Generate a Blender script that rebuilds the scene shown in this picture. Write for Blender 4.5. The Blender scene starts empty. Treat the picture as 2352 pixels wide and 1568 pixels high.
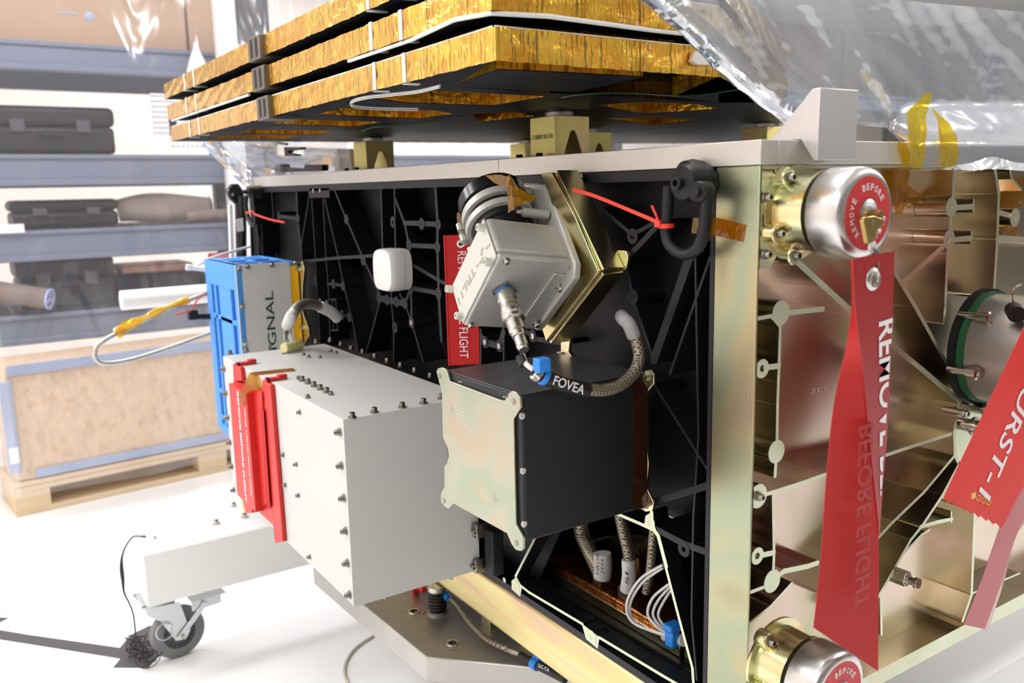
import bpy, bmesh, math, random
from mathutils import Vector, Matrix, Quaternion
random.seed(7)
R = math.radians
S = bpy.context.scene
COL = S.collection

# ------------------------------------------------------------------ camera
FPX = 1989.73
YAW, PITCH, ROLL = 0.98970209, 0.1744967, -0.02236274
fwd = Vector((math.cos(YAW)*math.cos(PITCH), math.sin(YAW)*math.cos(PITCH), -math.sin(PITCH)))
_r = fwd.cross(Vector((0, 0, 1))).normalized(); _u = _r.cross(fwd)
rgt = _r*math.cos(ROLL)+_u*math.sin(ROLL); upv = -_r*math.sin(ROLL)+_u*math.cos(ROLL)
def ray(px, py): return fwd+rgt*((px-1176)/FPX)-upv*((py-784)/FPX)
_p = ray(1748, 320)*1.05
CAM = Vector((-_p.x, -_p.y, 1.3)); ZT = 1.3+_p.z
cd = bpy.data.cameras.new('camera'); cam = bpy.data.objects.new('camera', cd); COL.objects.link(cam)
cam.matrix_world = Matrix((( rgt.x, upv.x, -fwd.x, CAM.x), (rgt.y, upv.y, -fwd.y, CAM.y), (rgt.z, upv.z, -fwd.z, CAM.z), (0, 0, 0, 1)))
cd.sensor_width = 36; cd.lens = FPX/2352*36; cd.clip_start = .02
cd.dof.use_dof = True; cd.dof.focus_distance = 1.38; cd.dof.aperture_fstop = 4.8
S.camera = cam
# ------------------------------------------------------------------ world, exposure, big lights
W = bpy.data.worlds.new('world'); S.world = W; W.use_nodes = True
W.node_tree.nodes['Background'].inputs[0].default_value = (.93, .96, 1, 1)
W.node_tree.nodes['Background'].inputs[1].default_value = .3
S.view_settings.view_transform = 'Standard'; S.view_settings.look = 'None'
S.view_settings.gamma = 1; S.view_settings.use_curve_mapping = False
S.view_settings.exposure = 0.0
def area(name, loc, rot, sx, sy, watt, col=(1, 1, 1)):
    l = bpy.data.lights.new(name, 'AREA'); l.shape = 'RECTANGLE'; l.size = sx; l.size_y = sy; l.energy = watt; l.color = col
    o = bpy.data.objects.new(name, l); COL.objects.link(o); o.location = loc; o.rotation_euler = rot
    return o
LAMPS = [(-2.6, -1.5), (-2.3, .3), (-2.3, 2.3), (.1, .5), (-.3, 2.5), (2.9, -1.2), (2.9, 1.8), (5.6, .6), (5.6, 3), (-2.2, 4.3), (1.2, 4.6), (3.6, 4.6)]  # first entry is a fill lamp added to brighten the front-facing sides
CEIL = 3.1
for i, (x, y) in enumerate(LAMPS):
    area('ceiling_lamp_light', (x, y, CEIL-.075), (0, 0, 0), 1.1, .55, (66 if x > 2 else 30 if y < -1 else 17) if y < 1 else 33 if y < 4 else 80, (1, .985, .965))

# ------------------------------------------------------------------ helpers
def at(px, py, ax, v):
    """the point of the world plane ax=v seen at a pixel of the 2352x1568 frame"""
    d = ray(px, py); i = 'xyz'.index(ax)
    return CAM+d*((v-CAM[i])/d[i])
AX = {'x': Vector((1, 0, 0)), 'y': Vector((0, 1, 0)), 'z': Vector((0, 0, 1))}
def NB(): return bmesh.new()
def bx(bm, a, b, rot=None):
    """box between two corners"""
    a = Vector(a); b = Vector(b); c = (a+b)/2; d = b-a
    m = Matrix.Translation(c) @ (rot.to_4x4() if rot else Matrix.Identity(4)) @ Matrix.Diagonal((abs(d.x), abs(d.y), abs(d.z), 1))
    bmesh.ops.create_cube(bm, size=1, matrix=m)
def obox(bm, o, e1, e2, e3):
    """box from a corner and three edges"""
    v = []
    for k in range(8):
        v.append(bm.verts.new(Vector(o)+(Vector(e1) if k & 1 else Vector())+(Vector(e2) if k & 2 else Vector())+(Vector(e3) if k & 4 else Vector())))
    for f in ((0, 2, 3, 1), (4, 5, 7, 6), (0, 1, 5, 4), (2, 6, 7, 3), (0, 4, 6, 2), (1, 3, 7, 5)):
        bm.faces.new([v[i] for i in f])
    bmesh.ops.recalc_face_normals(bm, faces=bm.faces)
def frame(ax):
    ax = Vector(ax).normalized()
    t = Vector((0, 0, 1)) if abs(ax.z) < .9 else Vector((1, 0, 0))
    u = ax.cross(t).normalized(); return u, ax.cross(u).normalized(), ax
def lathe(bm, prof, o, ax, n=24, cap0=True, cap1=True, phase=0):
    """prof = [(radius, height)] turned about ax through o"""
    u, v, w = frame(ax); o = Vector(o); rings = []
    for r, h in prof:
        if r < 1e-6: rings.append([bm.verts.new(o+w*h)])
        else: rings.append([bm.verts.new(o+w*h+(u*math.cos(phase+2*math.pi*i/n)+v*math.sin(phase+2*math.pi*i/n))*r) for i in range(n)])
    fs = []
    for a, b in zip(rings, rings[1:]):
        for i in range(n):
            j = (i+1) % n
            if len(a) == 1 and len(b) == 1: continue
            if len(a) == 1: fs.append(bm.faces.new((a[0], b[i], b[j])))
            elif len(b) == 1: fs.append(bm.faces.new((a[i], b[0], a[j])))
            else: fs.append(bm.faces.new((a[i], b[i], b[j], a[j])))
    if cap0 and len(rings[0]) > 1: fs.append(bm.faces.new(rings[0]))
    if cap1 and len(rings[-1]) > 1: fs.append(bm.faces.new(rings[-1]))
    bmesh.ops.recalc_face_normals(bm, faces=fs)
def cyl(bm, p0, p1, r, n=20, r1=None):
    p0 = Vector(p0); p1 = Vector(p1); lathe(bm, [(r, 0), (r1 if r1 is not None else r, (p1-p0).length)], p0, p1-p0, n)
def poly(bm, pts, ext):
    """closed outline extruded by the vector ext"""
    ext = Vector(ext); a = [bm.verts.new(Vector(p)) for p in pts]; b = [bm.verts.new(Vector(p)+ext) for p in pts]
    fs = [bm.faces.new(a), bm.faces.new(b[::-1])]; n = len(a)
    for i in range(n): fs.append(bm.faces.new((a[i], b[i], b[(i+1) % n], a[(i+1) % n])))
    bmesh.ops.recalc_face_normals(bm, faces=fs)
def ppx(bm, pts, ax, v0, v1):
    poly(bm, [at(x, y, ax, v0) for x, y in pts], AX[ax]*(v1-v0))
def smooth_path(P, n=8, closed=False):
    P = [Vector(p) for p in P]; out = []
    N = len(P); rng = range(N if closed else N-1)
    for i in rng:
        if closed: a, b, c, d = P[i-1], P[i], P[(i+1) % N], P[(i+2) % N]
        else: a, b, c, d = P[max(i-1, 0)], P[i], P[i+1], P[min(i+2, N-1)]
        for k in range(n):
            t = k/n
            out.append(.5*((2*b)+(c-a)*t+(2*a-5*b+4*c-d)*t*t+(3*b-a-3*c+d)*t**3))
    if not closed: out.append(P[-1])
    return out
def tube(bm, P, r, n=10, sm=8, closed=False, caps=True):
    P = smooth_path(P, sm, closed) if sm else [Vector(p) for p in P]
    u = None; rings = []; N = len(P)
    for i, p in enumerate(P):
        d = (P[(i+1) % N]-P[i-1]) if closed else (P[min(i+1, N-1)]-P[max(i-1, 0)])
        d.normalize()
        if u is None: u = frame(d)[0]
        u = (u-d*u.dot(d)).normalized(); v = d.cross(u)
        rr = r(i/(N-1)) if callable(r) else r
        rings.append([bm.verts.new(p+(u*math.cos(2*math.pi*k/n)+v*math.sin(2*math.pi*k/n))*rr) for k in range(n)])
    fs = []; pairs = list(zip(rings, rings[1:]))+([(rings[-1], rings[0])] if closed else [])
    for a, b in pairs:
        for k in range(n): fs.append(bm.faces.new((a[k], a[(k+1) % n], b[(k+1) % n], b[k])))
    if caps and not closed: fs += [bm.faces.new(rings[0][::-1]), bm.faces.new(rings[-1])]
    bmesh.ops.recalc_face_normals(bm, faces=fs)
    # uv: u along, v round
def ribbon(bm, A, B, th=0, nrm=None):
    """strip between two point rows, given real thickness"""
    a = [Vector(p) for p in A]; b = [Vector(p) for p in B]
    if th:
        n = Vector(nrm)*th
        va, vb = [bm.verts.new(p) for p in a], [bm.verts.new(p) for p in b]
        vc, vd = [bm.verts.new(p+n) for p in a], [bm.verts.new(p+n) for p in b]
        fs = []
        for i in range(len(a)-1):
            fs += [bm.faces.new((va[i], vb[i], vb[i+1], va[i+1])), bm.faces.new((vc[i], vc[i+1], vd[i+1], vd[i])),
                   bm.faces.new((va[i], va[i+1], vc[i+1], vc[i])), bm.faces.new((vb[i], vd[i], vd[i+1], vb[i+1]))]
        fs += [bm.faces.new((va[0], vc[0], vd[0], vb[0])), bm.faces.new((va[-1], vb[-1], vd[-1], vc[-1]))]
        bmesh.ops.recalc_face_normals(bm, faces=fs)
    else:
        va, vb = [bm.verts.new(p) for p in a], [bm.verts.new(p) for p in b]
        for i in range(len(a)-1): bm.faces.new((va[i], vb[i], vb[i+1], va[i+1]))
_k = [0]
def ribs(bm, paths, ax, v0, depth, nodes=True, taper=0):
    """machined ribs: poly-lines of pixels on the panel's face, each with a real width, run down into the pocket"""
    A = AX[ax]
    for pts, w in paths:
        P = [at(x, y, ax, v0) if not isinstance(x, Vector) else x for x, y in pts]
        for a, b in zip(P, P[1:]):
            _k[0] += 1; off = A*(_k[0] % 23)*2e-6
            d = (b-a).normalized(); s = A.cross(d).normalized()*w/2
            poly(bm, [a-s+off, a+s+off, b+s+off, b-s+off], A*depth)
        if nodes:
            for p in P:
                _k[0] += 1
                lathe(bm, [(w*.56, 0), (w*.56, depth)], p+A*(_k[0] % 23)*2e-6, A, 10)
def boss(bm, x, y, ax, v0, depth, r, hole=.0):
    A = AX[ax]; _k[0] += 1; p = at(x, y, ax, v0)-A*(.0001+(_k[0] % 17)*2e-6)
    if hole: lathe(bm, [(0, .008), (hole, .008), (hole, 0), (r, 0), (r, depth)], p, A, 18, False, False)
    else: lathe(bm, [(0, 0), (r, 0), (r, depth)], p, A, 18, False, False)
def finish(bm, name, mat, parent=None, bevel=0, smooth=35, sub=0, solid=0, seg=2, face=None):
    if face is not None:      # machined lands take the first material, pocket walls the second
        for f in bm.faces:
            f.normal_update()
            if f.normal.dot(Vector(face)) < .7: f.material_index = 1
    if parent is not None:
        o = Vector(ROOTLOC.get(parent.name, (0, 0, 0)))
        bmesh.ops.translate(bm, verts=bm.verts, vec=-o)
    me = bpy.data.meshes.new(name); bm.to_mesh(me); bm.free()
    me.polygons.foreach_set('use_smooth', [True]*len(me.polygons))
    me.set_sharp_from_angle(angle=R(smooth))
    for m in (mat if isinstance(mat, (list, tuple)) else [mat]): me.materials.append(m)
    ob = bpy.data.objects.new(name, me); COL.objects.link(ob)
    if parent is not None: ob.parent = parent; ROOTLOC[ob.name] = ROOTLOC.get(parent.name, (0, 0, 0))
    else: ROOTLOC[ob.name] = (0, 0, 0)
    if solid: m = ob.modifiers.new('s', 'SOLIDIFY'); m.thickness = solid
    if bevel:
        m = ob.modifiers.new('b', 'BEVEL'); m.width = bevel; m.segments = seg; m.limit_method = 'ANGLE'; m.angle_limit = R(40); m.harden_normals = False
    if sub: m = ob.modifiers.new('u', 'SUBSURF'); m.levels = sub; m.render_levels = sub
    return ob
ROOTLOC = {}
def tag(o, label, cat, group=None, kind=None):
    if kind: o['kind'] = kind
    if label: o['label'] = label
    if cat: o['category'] = cat
    if group: o['group'] = group
    return o
def thing(name, label, cat, loc, group=None):
    o = bpy.data.objects.new(name, None); COL.objects.link(o); o.location = loc; o.empty_display_size = .02
    ROOTLOC[o.name] = tuple(loc); tag(o, label, cat, group); return o
def struct(bm, name, mat, **k):
    o = finish(bm, name, mat, **k); o['kind'] = 'structure'; return o

# ------------------------------------------------------------------ materials
def nt(name):
    m = bpy.data.materials.new(name); m.use_nodes = True; t = m.node_tree; b = t.nodes['Principled BSDF']; return m, t, b
def N(t, k, **kw):
    n = t.nodes.new(k)
    for a, v in kw.items(): setattr(n, a, v)
    return n
def mat(name, c, metal=0, rough=.5, bump=None, spec=None, coat=0, trans=0, alpha=1, emit=0, var=0, vscale=8, stretch=None, em_col=None):
    m, t, b = nt(name); I = b.inputs; c = tuple(c)+(1,)
    I['Base Color'].default_value = c; I['Metallic'].default_value = metal; I['Roughness'].default_value = rough
    I['Coat Weight'].default_value = coat; I['Transmission Weight'].default_value = trans; I['Alpha'].default_value = alpha
    if spec is not None: I['Specular IOR Level'].default_value = spec
    if emit: I['Emission Strength'].default_value = emit; I['Emission Color'].default_value = (em_col or c[:3])+(1,)
    if bump or var:
        tc = N(t, 'ShaderNodeNewGeometry'); mp = N(t, 'ShaderNodeMapping'); t.links.new(tc.outputs['Position'], mp.inputs[0])
        if stretch: mp.inputs['Scale'].default_value = stretch
    if bump:
        nz = N(t, 'ShaderNodeTexNoise'); nz.inputs['Scale'].default_value = bump[0]; nz.inputs['Detail'].default_value = 3; t.links.new(mp.outputs[0], nz.inputs['Vector'])
        bp = N(t, 'ShaderNodeBump'); bp.inputs['Strength'].default_value = bump[1]; bp.inputs['Distance'].default_value = bump[2] if len(bump) > 2 else .002
        t.links.new(nz.outputs[0], bp.inputs['Height']); t.links.new(bp.outputs[0], I['Normal'])
    if var:
        nz = N(t, 'ShaderNodeTexNoise'); nz.inputs['Scale'].default_value = vscale; nz.inputs['Detail'].default_value = 4; t.links.new(mp.outputs[0], nz.inputs['Vector'])
        mx = N(t, 'ShaderNodeMix', data_type='RGBA'); t.links.new(nz.outputs[0], mx.inputs[0])
        mx.inputs[6].default_value = tuple(max(0, x*(1-var)) for x in c[:3])+(1,); mx.inputs[7].default_value = tuple(min(1, x*(1+var)) for x in c[:3])+(1,)
        t.links.new(mx.outputs[2], I['Base Color'])
    return m
def irid(name, cols, rough=.28, scale=(3, 3, 3), brush=None, metal=1):
    """chromate-converted aluminium: interference colours that drift over the surface"""
    m, t, b = nt(name); I = b.inputs; I['Metallic'].default_value = metal; I['Roughness'].default_value = rough
    g = N(t, 'ShaderNodeNewGeometry'); mp = N(t, 'ShaderNodeMapping'); mp.inputs['Scale'].default_value = scale; t.links.new(g.outputs['Position'], mp.inputs[0])
    nz = N(t, 'ShaderNodeTexNoise'); nz.inputs['Scale'].default_value = 1; nz.inputs['Detail'].default_value = 2.5; nz.inputs['Distortion'].default_value = .6; t.links.new(mp.outputs[0], nz.inputs['Vector'])
    r = N(t, 'ShaderNodeValToRGB'); t.links.new(nz.outputs[0], r.inputs[0]); e = r.color_ramp.elements
    e[0].position = .3; e[0].color = cols[0]+(1,); e[1].position = .7; e[1].color = cols[-1]+(1,)
    for k, c in enumerate(cols[1:-1]): x = e.new(.3+.4*(k+1)/(len(cols)-1)); x.color = c+(1,)
    t.links.new(r.outputs[0], I['Base Color'])
    mp2 = N(t, 'ShaderNodeMapping'); mp2.inputs['Scale'].default_value = brush or (60, 60, 60); t.links.new(g.outputs['Position'], mp2.inputs[0])
    n2 = N(t, 'ShaderNodeTexNoise'); n2.inputs['Scale'].default_value = 1; n2.inputs['Detail'].default_value = 3; t.links.new(mp2.outputs[0], n2.inputs['Vector'])
    bp = N(t, 'ShaderNodeBump'); bp.inputs['Strength'].default_value = .25; bp.inputs['Distance'].default_value = .0006; t.links.new(n2.outputs[0], bp.inputs['Height']); t.links.new(bp.outputs[0], I['Normal'])
    return m
M = {}
M['white_floor'] = mat('white_floor', (.91, .92, .93), 0, .22, bump=(1.5, .05, .01))
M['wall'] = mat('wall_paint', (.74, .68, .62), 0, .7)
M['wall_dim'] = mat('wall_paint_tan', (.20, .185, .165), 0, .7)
M['ceil'] = mat('ceiling_paint', (.82, .82, .82), 0, .8)
M['alu'] = mat('machined_aluminium', (.66, .635, .60), .75, .5, bump=(1, .12, .001), stretch=(900, 30, 900))
M['alu_z'] = mat('brushed_aluminium', (.76, .74, .76), .85, .42, bump=(1, .3, .001), stretch=(800, 800, 14))
M['steel_plate'] = mat('grey_plate', (.52, .50, .47), .85, .42, var=.12, vscale=14)
M['gold_post'] = irid('chromate_post', [(.37, .32, .20), (.44, .43, .27), (.37, .42, .30), (.50, .43, .25), (.47, .35, .28)], .36, (6, 6, 3.4), (900, 900, 20))
M['gold_sill'] = irid('chromate_sill', [(.72, .50, .38), (.80, .64, .32), (.78, .72, .36), (.82, .60, .42)], .45, (7, 2.5, 16), (900, 40, 900))
M['gold_panel'] = irid('chromate_panel', [(.42, .35, .25), (.52, .47, .33), (.62, .49, .42), (.48, .44, .30), (.58, .52, .40)], .23, (3.2, 3.2, 3.6), (6, 60, 6))
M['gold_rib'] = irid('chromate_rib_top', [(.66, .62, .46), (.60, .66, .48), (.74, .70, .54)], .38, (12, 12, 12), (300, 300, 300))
M['gold_part'] = irid('chromate_bracket', [(.60, .48, .24), (.74, .64, .36), (.66, .68, .42), (.76, .60, .40)], .25, (14, 14, 14), (300, 300, 20))
M['gold_block'] = irid('chromate_block', [(.92, .74, .28), (.84, .80, .32), (.96, .80, .34), (.90, .66, .40)], .5, (14, 14, 9), (40, 40, 900))
M['gold_plate'] = irid('chromate_plate', [(.42, .39, .27), (.36, .41, .31), (.44, .42, .33), (.48, .37, .26)], .34, (3, 9, 9), (600, 20, 600))
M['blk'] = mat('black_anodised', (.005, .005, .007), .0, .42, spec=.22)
M['blk_rib'] = mat('black_anodised_rib_top', (.016, .015, .021), .1, .45, spec=.35)
M['blk_box'] = mat('black_box_anodised', (.008, .009, .012), .0, .45, spec=.35)
M['blk_top'] = mat('brushed_black', (.17, .17, .19), .8, .33, bump=(1, .6, .001), stretch=(16, 700, 700))
M['blk_matte'] = mat('black_matte', (.006, .006, .007), 0, .5, spec=.4)
M['rubber_black'] = mat('black_rubber', (.015, .015, .016), 0, .6)
M['paint'] = mat('light_grey_paint', (.60, .60, .585), 0, .48, var=.03, vscale=6)
M['cam_paint'] = mat('warm_grey_coat', (.50, .50, .465), .25, .42, bump=(900, .12, .0004))
M['cam_plate'] = mat('pale_grey_coat', (.66, .66, .60), .25, .42)
M['cam_mark'] = mat('grey_print', (.36, .36, .34), 0, .6)
M['red_paint'] = mat('red_printed_plastic', (.58, .014, .010), 0, .42)
M['red_streamer'] = mat('scarlet_woven_ribbon', (.74, .016, .010), 0, .55)
M['red_cloth'] = mat('red_embroidered_cloth', (.50, .010, .010), 0, .8, bump=(600, .5, .0006))
M['red_vinyl'] = mat('red_vinyl', (.36, .010, .014), 0, .36, coat=.15)
M['red_ribbon'] = mat('bright_red_ribbon', (.45, .010, .008), 0, .5)
M['pink_film'] = mat('translucent_red_ribbon', (.50, .10, .11), 0, .3, coat=.3)
M['red_tie'] = mat('red_nylon', (.85, .05, .03), 0, .4)
M['red_dial'] = mat('red_cap_label', (.60, .035, .035), 0, .45)
M['white_txt'] = mat('white_lettering', (.85, .82, .84), 0, .5)
M['dark_txt'] = mat('dark_green_lettering', (.018, .045, .055), 0, .5)
M['etch'] = mat('laser_etch', (.20, .17, .08), .3, .5)
M['etch_lt'] = mat('laser_etch_light', (.66, .62, .60), .5, .5)
M['gold_txt'] = mat('gold_lettering', (.75, .45, .05), 0, .4)
M['blue'] = mat('blue_cover', (.075, .32, .83), 0, .5)
M['blue_shaded'] = mat('blue_core_shaded', (.002, .055, .38), 0, .5)  # cover blue darkened: shade of the slits put into the colour
M['blue_clip'] = mat('blue_nylon', (.01, .22, .75), 0, .4)
M['amber'] = mat('amber_foil_strip', (.85, .44, .01), 0, .35)
M['steel'] = mat('stainless_steel', (.62, .60, .57), 1, .26)
M['steel_dk'] = mat('dark_steel_bolt', (.30, .28, .25), 1, .30)
M['nickel'] = mat('nickel_plating', (.60, .56, .50), 1, .24)
M['port_steel'] = mat('brushed_port_steel', (.40, .36, .34), .9, .42, bump=(1, .15, .0008), stretch=(30, 900, 30))
M['cap_steel'] = mat('brushed_cap_steel', (.66, .64, .63), 1, .30, bump=(1, .15, .0008), stretch=(30, 900, 30))
M['brass'] = mat('brass_key', (.50, .36, .14), 1, .3)
M['braid_tan'] = None
M['white_pl'] = mat('white_plastic', (.84, .83, .81), 0, .35)
M['white_beam'] = mat('white_powder_coat', (.88, .87, .86), 0, .4)
M['white_wire'] = mat('white_wire_insulation', (.72, .71, .70), 0, .45)
M['tape_white'] = mat('white_cable_label', (.72, .72, .72), 0, .5)
M['zinc'] = mat('zinc_plate', (.66, .70, .71), .85, .3)
M['wheel'] = mat('grey_rubber', (.20, .20, .205), 0, .5)
M['wheel_hub'] = mat('wheel_core', (.13, .13, .14), 0, .5)
M['spring'] = mat('spring_steel', (.05, .05, .05), .8, .3)
M['copper'] = mat('copper_tape', (.55, .20, .07), 1, .3, bump=(60, .8, .004), var=.3, vscale=30)
M['rack'] = mat('rack_blue_grey', (.17, .20, .27), 0, .45)
M['rack_dk'] = mat('rack_dark_deck', (.07, .07, .08), .2, .6)
M['case'] = mat('black_case', (.007, .007, .010), 0, .5)
M['box_card'] = mat('cardboard', (.48, .33, .22), 0, .8, var=.08, vscale=3)
M['roll'] = mat('brown_roll', (.22, .17, .14), 0, .7)
M['roll_lt'] = mat('tan_foam_roll', (.50, .42, .36), 0, .8)
M['clearbag'] = mat('white_wrap', (.85, .84, .83), 0, .3, bump=(9, .8, .03))
M['pine'] = mat('pine_timber', (.72, .56, .36), 0, .7, var=.12, vscale=1, stretch=(3, 40, 40))
M['strap'] = mat('blue_grey_edge_strip', (.36, .43, .58), .2, .45)
M['tape_blk'] = mat('dark_floor_tape', (.075, .07, .072), 0, .6)
M['paper'] = mat('paper_label', (.85, .84, .86), 0, .6)
M['yellow_conn'] = mat('pale_yellow_plastic', (.72, .66, .32), 0, .5)
M['green'] = mat('green_gasket', (.015, .10, .035), 0, .45)
M['tan_cord'] = mat('tan_cord', (.55, .50, .40), 0, .7)
M['panel_under'] = mat('dark_honeycomb_skin', (.010, .011, .015), 0, .5, spec=.08, bump=(7, .35, .01))
M['silicone'] = mat('white_silicone_bead', (.74, .74, .72), 0, .45)
M['lamp_on'] = mat('lamp_diffuser', (1, 1, 1), 0, .5, emit=4.0)
M['dial_white'] = mat('dial_lettering', (.85, .83, .83), 0, .5)

def osb():
    m, t, b = nt('strand_board'); I = b.inputs; I['Roughness'].default_value = .7
    g = N(t, 'ShaderNodeNewGeometry'); mp = N(t, 'ShaderNodeMapping'); mp.inputs['Scale'].default_value = (1, 1, .6); t.links.new(g.outputs['Position'], mp.inputs[0])
    v = N(t, 'ShaderNodeTexVoronoi'); v.inputs['Scale'].default_value = 48; t.links.new(mp.outputs[0], v.inputs[0])
    n = N(t, 'ShaderNodeTexNoise'); n.inputs['Scale'].default_value = 34; n.inputs['Detail'].default_value = 5; t.links.new(mp.outputs[0], n.inputs[0])
    mx = N(t, 'ShaderNodeMix', data_type='RGBA'); t.links.new(v.outputs['Color'], mx.inputs[0]); mx.inputs[6].default_value = (.76, .57, .38, 1); mx.inputs[7].default_value = (.66, .50, .34, 1)
    r = N(t, 'ShaderNodeValToRGB'); t.links.new(n.outputs[0], r.inputs[0]); r.color_ramp.elements[0].position = .28; r.color_ramp.elements[0].color = (.84, .78, .70, 1); r.color_ramp.elements[1].position = .5; r.color_ramp.elements[1].color = (1, 1, 1, 1)
    m2 = N(t, 'ShaderNodeMix', data_type='RGBA', blend_type='MULTIPLY'); m2.inputs[0].default_value = 1; t.links.new(mx.outputs[2], m2.inputs[6]); t.links.new(r.outputs[0], m2.inputs[7]); t.links.new(m2.outputs[2], I['Base Color'])
    return m
M['osb'] = osb()
def kapton_edge(name='kapton_foil_edge', dark=1):
    """amber foil over honeycomb core: fine upright creases, blotchy amber"""
    m, t, b = nt(name); I = b.inputs; I['Metallic'].default_value = .72; I['Roughness'].default_value = .16; I['Coat Weight'].default_value = .6; I['Coat Roughness'].default_value = .05
    g = N(t, 'ShaderNodeNewGeometry'); mp = N(t, 'ShaderNodeMapping'); mp.inputs['Scale'].default_value = (260, 260, 12); t.links.new(g.outputs['Position'], mp.inputs[0])
    n = N(t, 'ShaderNodeTexNoise'); n.inputs['Scale'].default_value = 1; n.inputs['Detail'].default_value = 2; t.links.new(mp.outputs[0], n.inputs[0])
    n2 = N(t, 'ShaderNodeTexNoise'); n2.inputs['Scale'].default_value = 26; n2.inputs['Detail'].default_value = 3; n2.inputs['Distortion'].default_value = 1.2; t.links.new(g.outputs['Position'], n2.inputs[0])
    r = N(t, 'ShaderNodeValToRGB'); e = r.color_ramp.elements; t.links.new(n.outputs[0], r.inputs[0])
    e[0].position = .34; e[0].color = (.34, .22, .02, 1); e[1].position = .46; e[1].color = (1.0, .60, .055, 1)
    r2 = N(t, 'ShaderNodeValToRGB'); e = r2.color_ramp.elements; t.links.new(n2.outputs[0], r2.inputs[0])
    e[0].position = .42; e[0].color = (.92, .74, .6, 1); e[1].position = .60; e[1].color = (1, 1.0, 1.0, 1)
    mx = N(t, 'ShaderNodeMix', data_type='RGBA', blend_type='MULTIPLY'); mx.inputs[0].default_value = 1
    t.links.new(r.outputs[0], mx.inputs[6]); t.links.new(r2.outputs[0], mx.inputs[7]); t.links.new(mx.outputs[2], I['Base Color'])
    ad = N(t, 'ShaderNodeMath', operation='MULTIPLY_ADD'); ad.inputs[1].default_value = 2.2; t.links.new(n2.outputs[0], ad.inputs[0]); t.links.new(n.outputs[0], ad.inputs[2])
    bp = N(t, 'ShaderNodeBump'); bp.inputs['Strength'].default_value = .55; bp.inputs['Distance'].default_value = .003; t.links.new(ad.outputs[0], bp.inputs['Height'])
    t.links.new(bp.outputs[0], I['Normal']); return m
M['kapton'] = kapton_edge()
def filmmat(name, tint, tr, rough, milk=0, milk_col=(1, 1, 1), bump=None, gl=1.0):
    """thin clear sheet: see-through, glossy, optionally milky"""
    m, t, b = nt(name); t.nodes.remove(b); out = t.nodes['Material Output']
    T = N(t, 'ShaderNodeBsdfTransparent'); T.inputs[0].default_value = tint+(1,)
    G = N(t, 'ShaderNodeBsdfGlossy'); G.inputs['Roughness'].default_value = rough; G.inputs['Color'].default_value = (gl, gl, gl, 1)
    fr = N(t, 'ShaderNodeLayerWeight'); fr.inputs[0].default_value = .35
    mr = N(t, 'ShaderNodeMapRange'); mr.inputs['To Min'].default_value = 1-tr; mr.inputs['To Max'].default_value = min(1, 1-tr+.55); t.links.new(fr.outputs['Facing'], mr.inputs[0])
    mx = N(t, 'ShaderNodeMixShader'); t.links.new(mr.outputs[0], mx.inputs[0]); t.links.new(T.outputs[0], mx.inputs[1]); t.links.new(G.outputs[0], mx.inputs[2])
    last = mx
    if milk:
        D = N(t, 'ShaderNodeBsdfDiffuse'); D.inputs[0].default_value = milk_col+(1,)
        L = N(t, 'ShaderNodeBsdfTranslucent'); L.inputs[0].default_value = milk_col+(1,)
        dl = N(t, 'ShaderNodeMixShader'); dl.inputs[0].default_value = .5; t.links.new(D.outputs[0], dl.inputs[1]); t.links.new(L.outputs[0], dl.inputs[2])
        m2 = N(t, 'ShaderNodeMixShader'); m2.inputs[0].default_value = milk; t.links.new(last.outputs[0], m2.inputs[1]); t.links.new(dl.outputs[0], m2.inputs[2]); last = m2
    if bump:
        g = N(t, 'ShaderNodeNewGeometry'); mp = N(t, 'ShaderNodeMapping'); mp.inputs['Scale'].default_value = bump[3] if len(bump) > 3 else (1, 1, 1); t.links.new(g.outputs['Position'], mp.inputs[0])
        n = N(t, 'ShaderNodeTexNoise'); n.inputs['Scale'].default_value = bump[0]; n.inputs['Detail'].default_value = 3; n.inputs['Distortion'].default_value = .8; t.links.new(mp.outputs[0], n.inputs[0])
        bp = N(t, 'ShaderNodeBump'); bp.inputs['Strength'].default_value = bump[1]; bp.inputs['Distance'].default_value = bump[2]; t.links.new(n.outputs[0], bp.inputs['Height']); t.links.new(bp.outputs[0], G.inputs['Normal'])
    t.links.new(last.outputs[0], out.inputs[0]); return m
M['film'] = filmmat('silvered_clear_film', (.80, .84, .91), .72, .13, .24, (.74, .80, .92), (5.5, .24, .03), .9)
M['film_edge'] = filmmat('silvered_film_fold', (.62, .70, .82), .40, .12, .10, (.6, .7, .85), (14, .5, .02))
M['curtain'] = filmmat('clear_vinyl_curtain', (.96, .95, .98), .95, .12, .06, (.93, .90, .97), (1.2, .5, .1, (3, 1, .7)))
M['kapton_tape'] = filmmat('amber_tape', (.86, .46, .02), .93, .12, .26, (.72, .36, .012), (40, .8, .004), .4)
M['kapton_tape_lt'] = filmmat('yellow_tape', (.95, .72, .04), .90, .12, .30, (.95, .66, .02), (30, .8, .006), .8)
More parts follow.
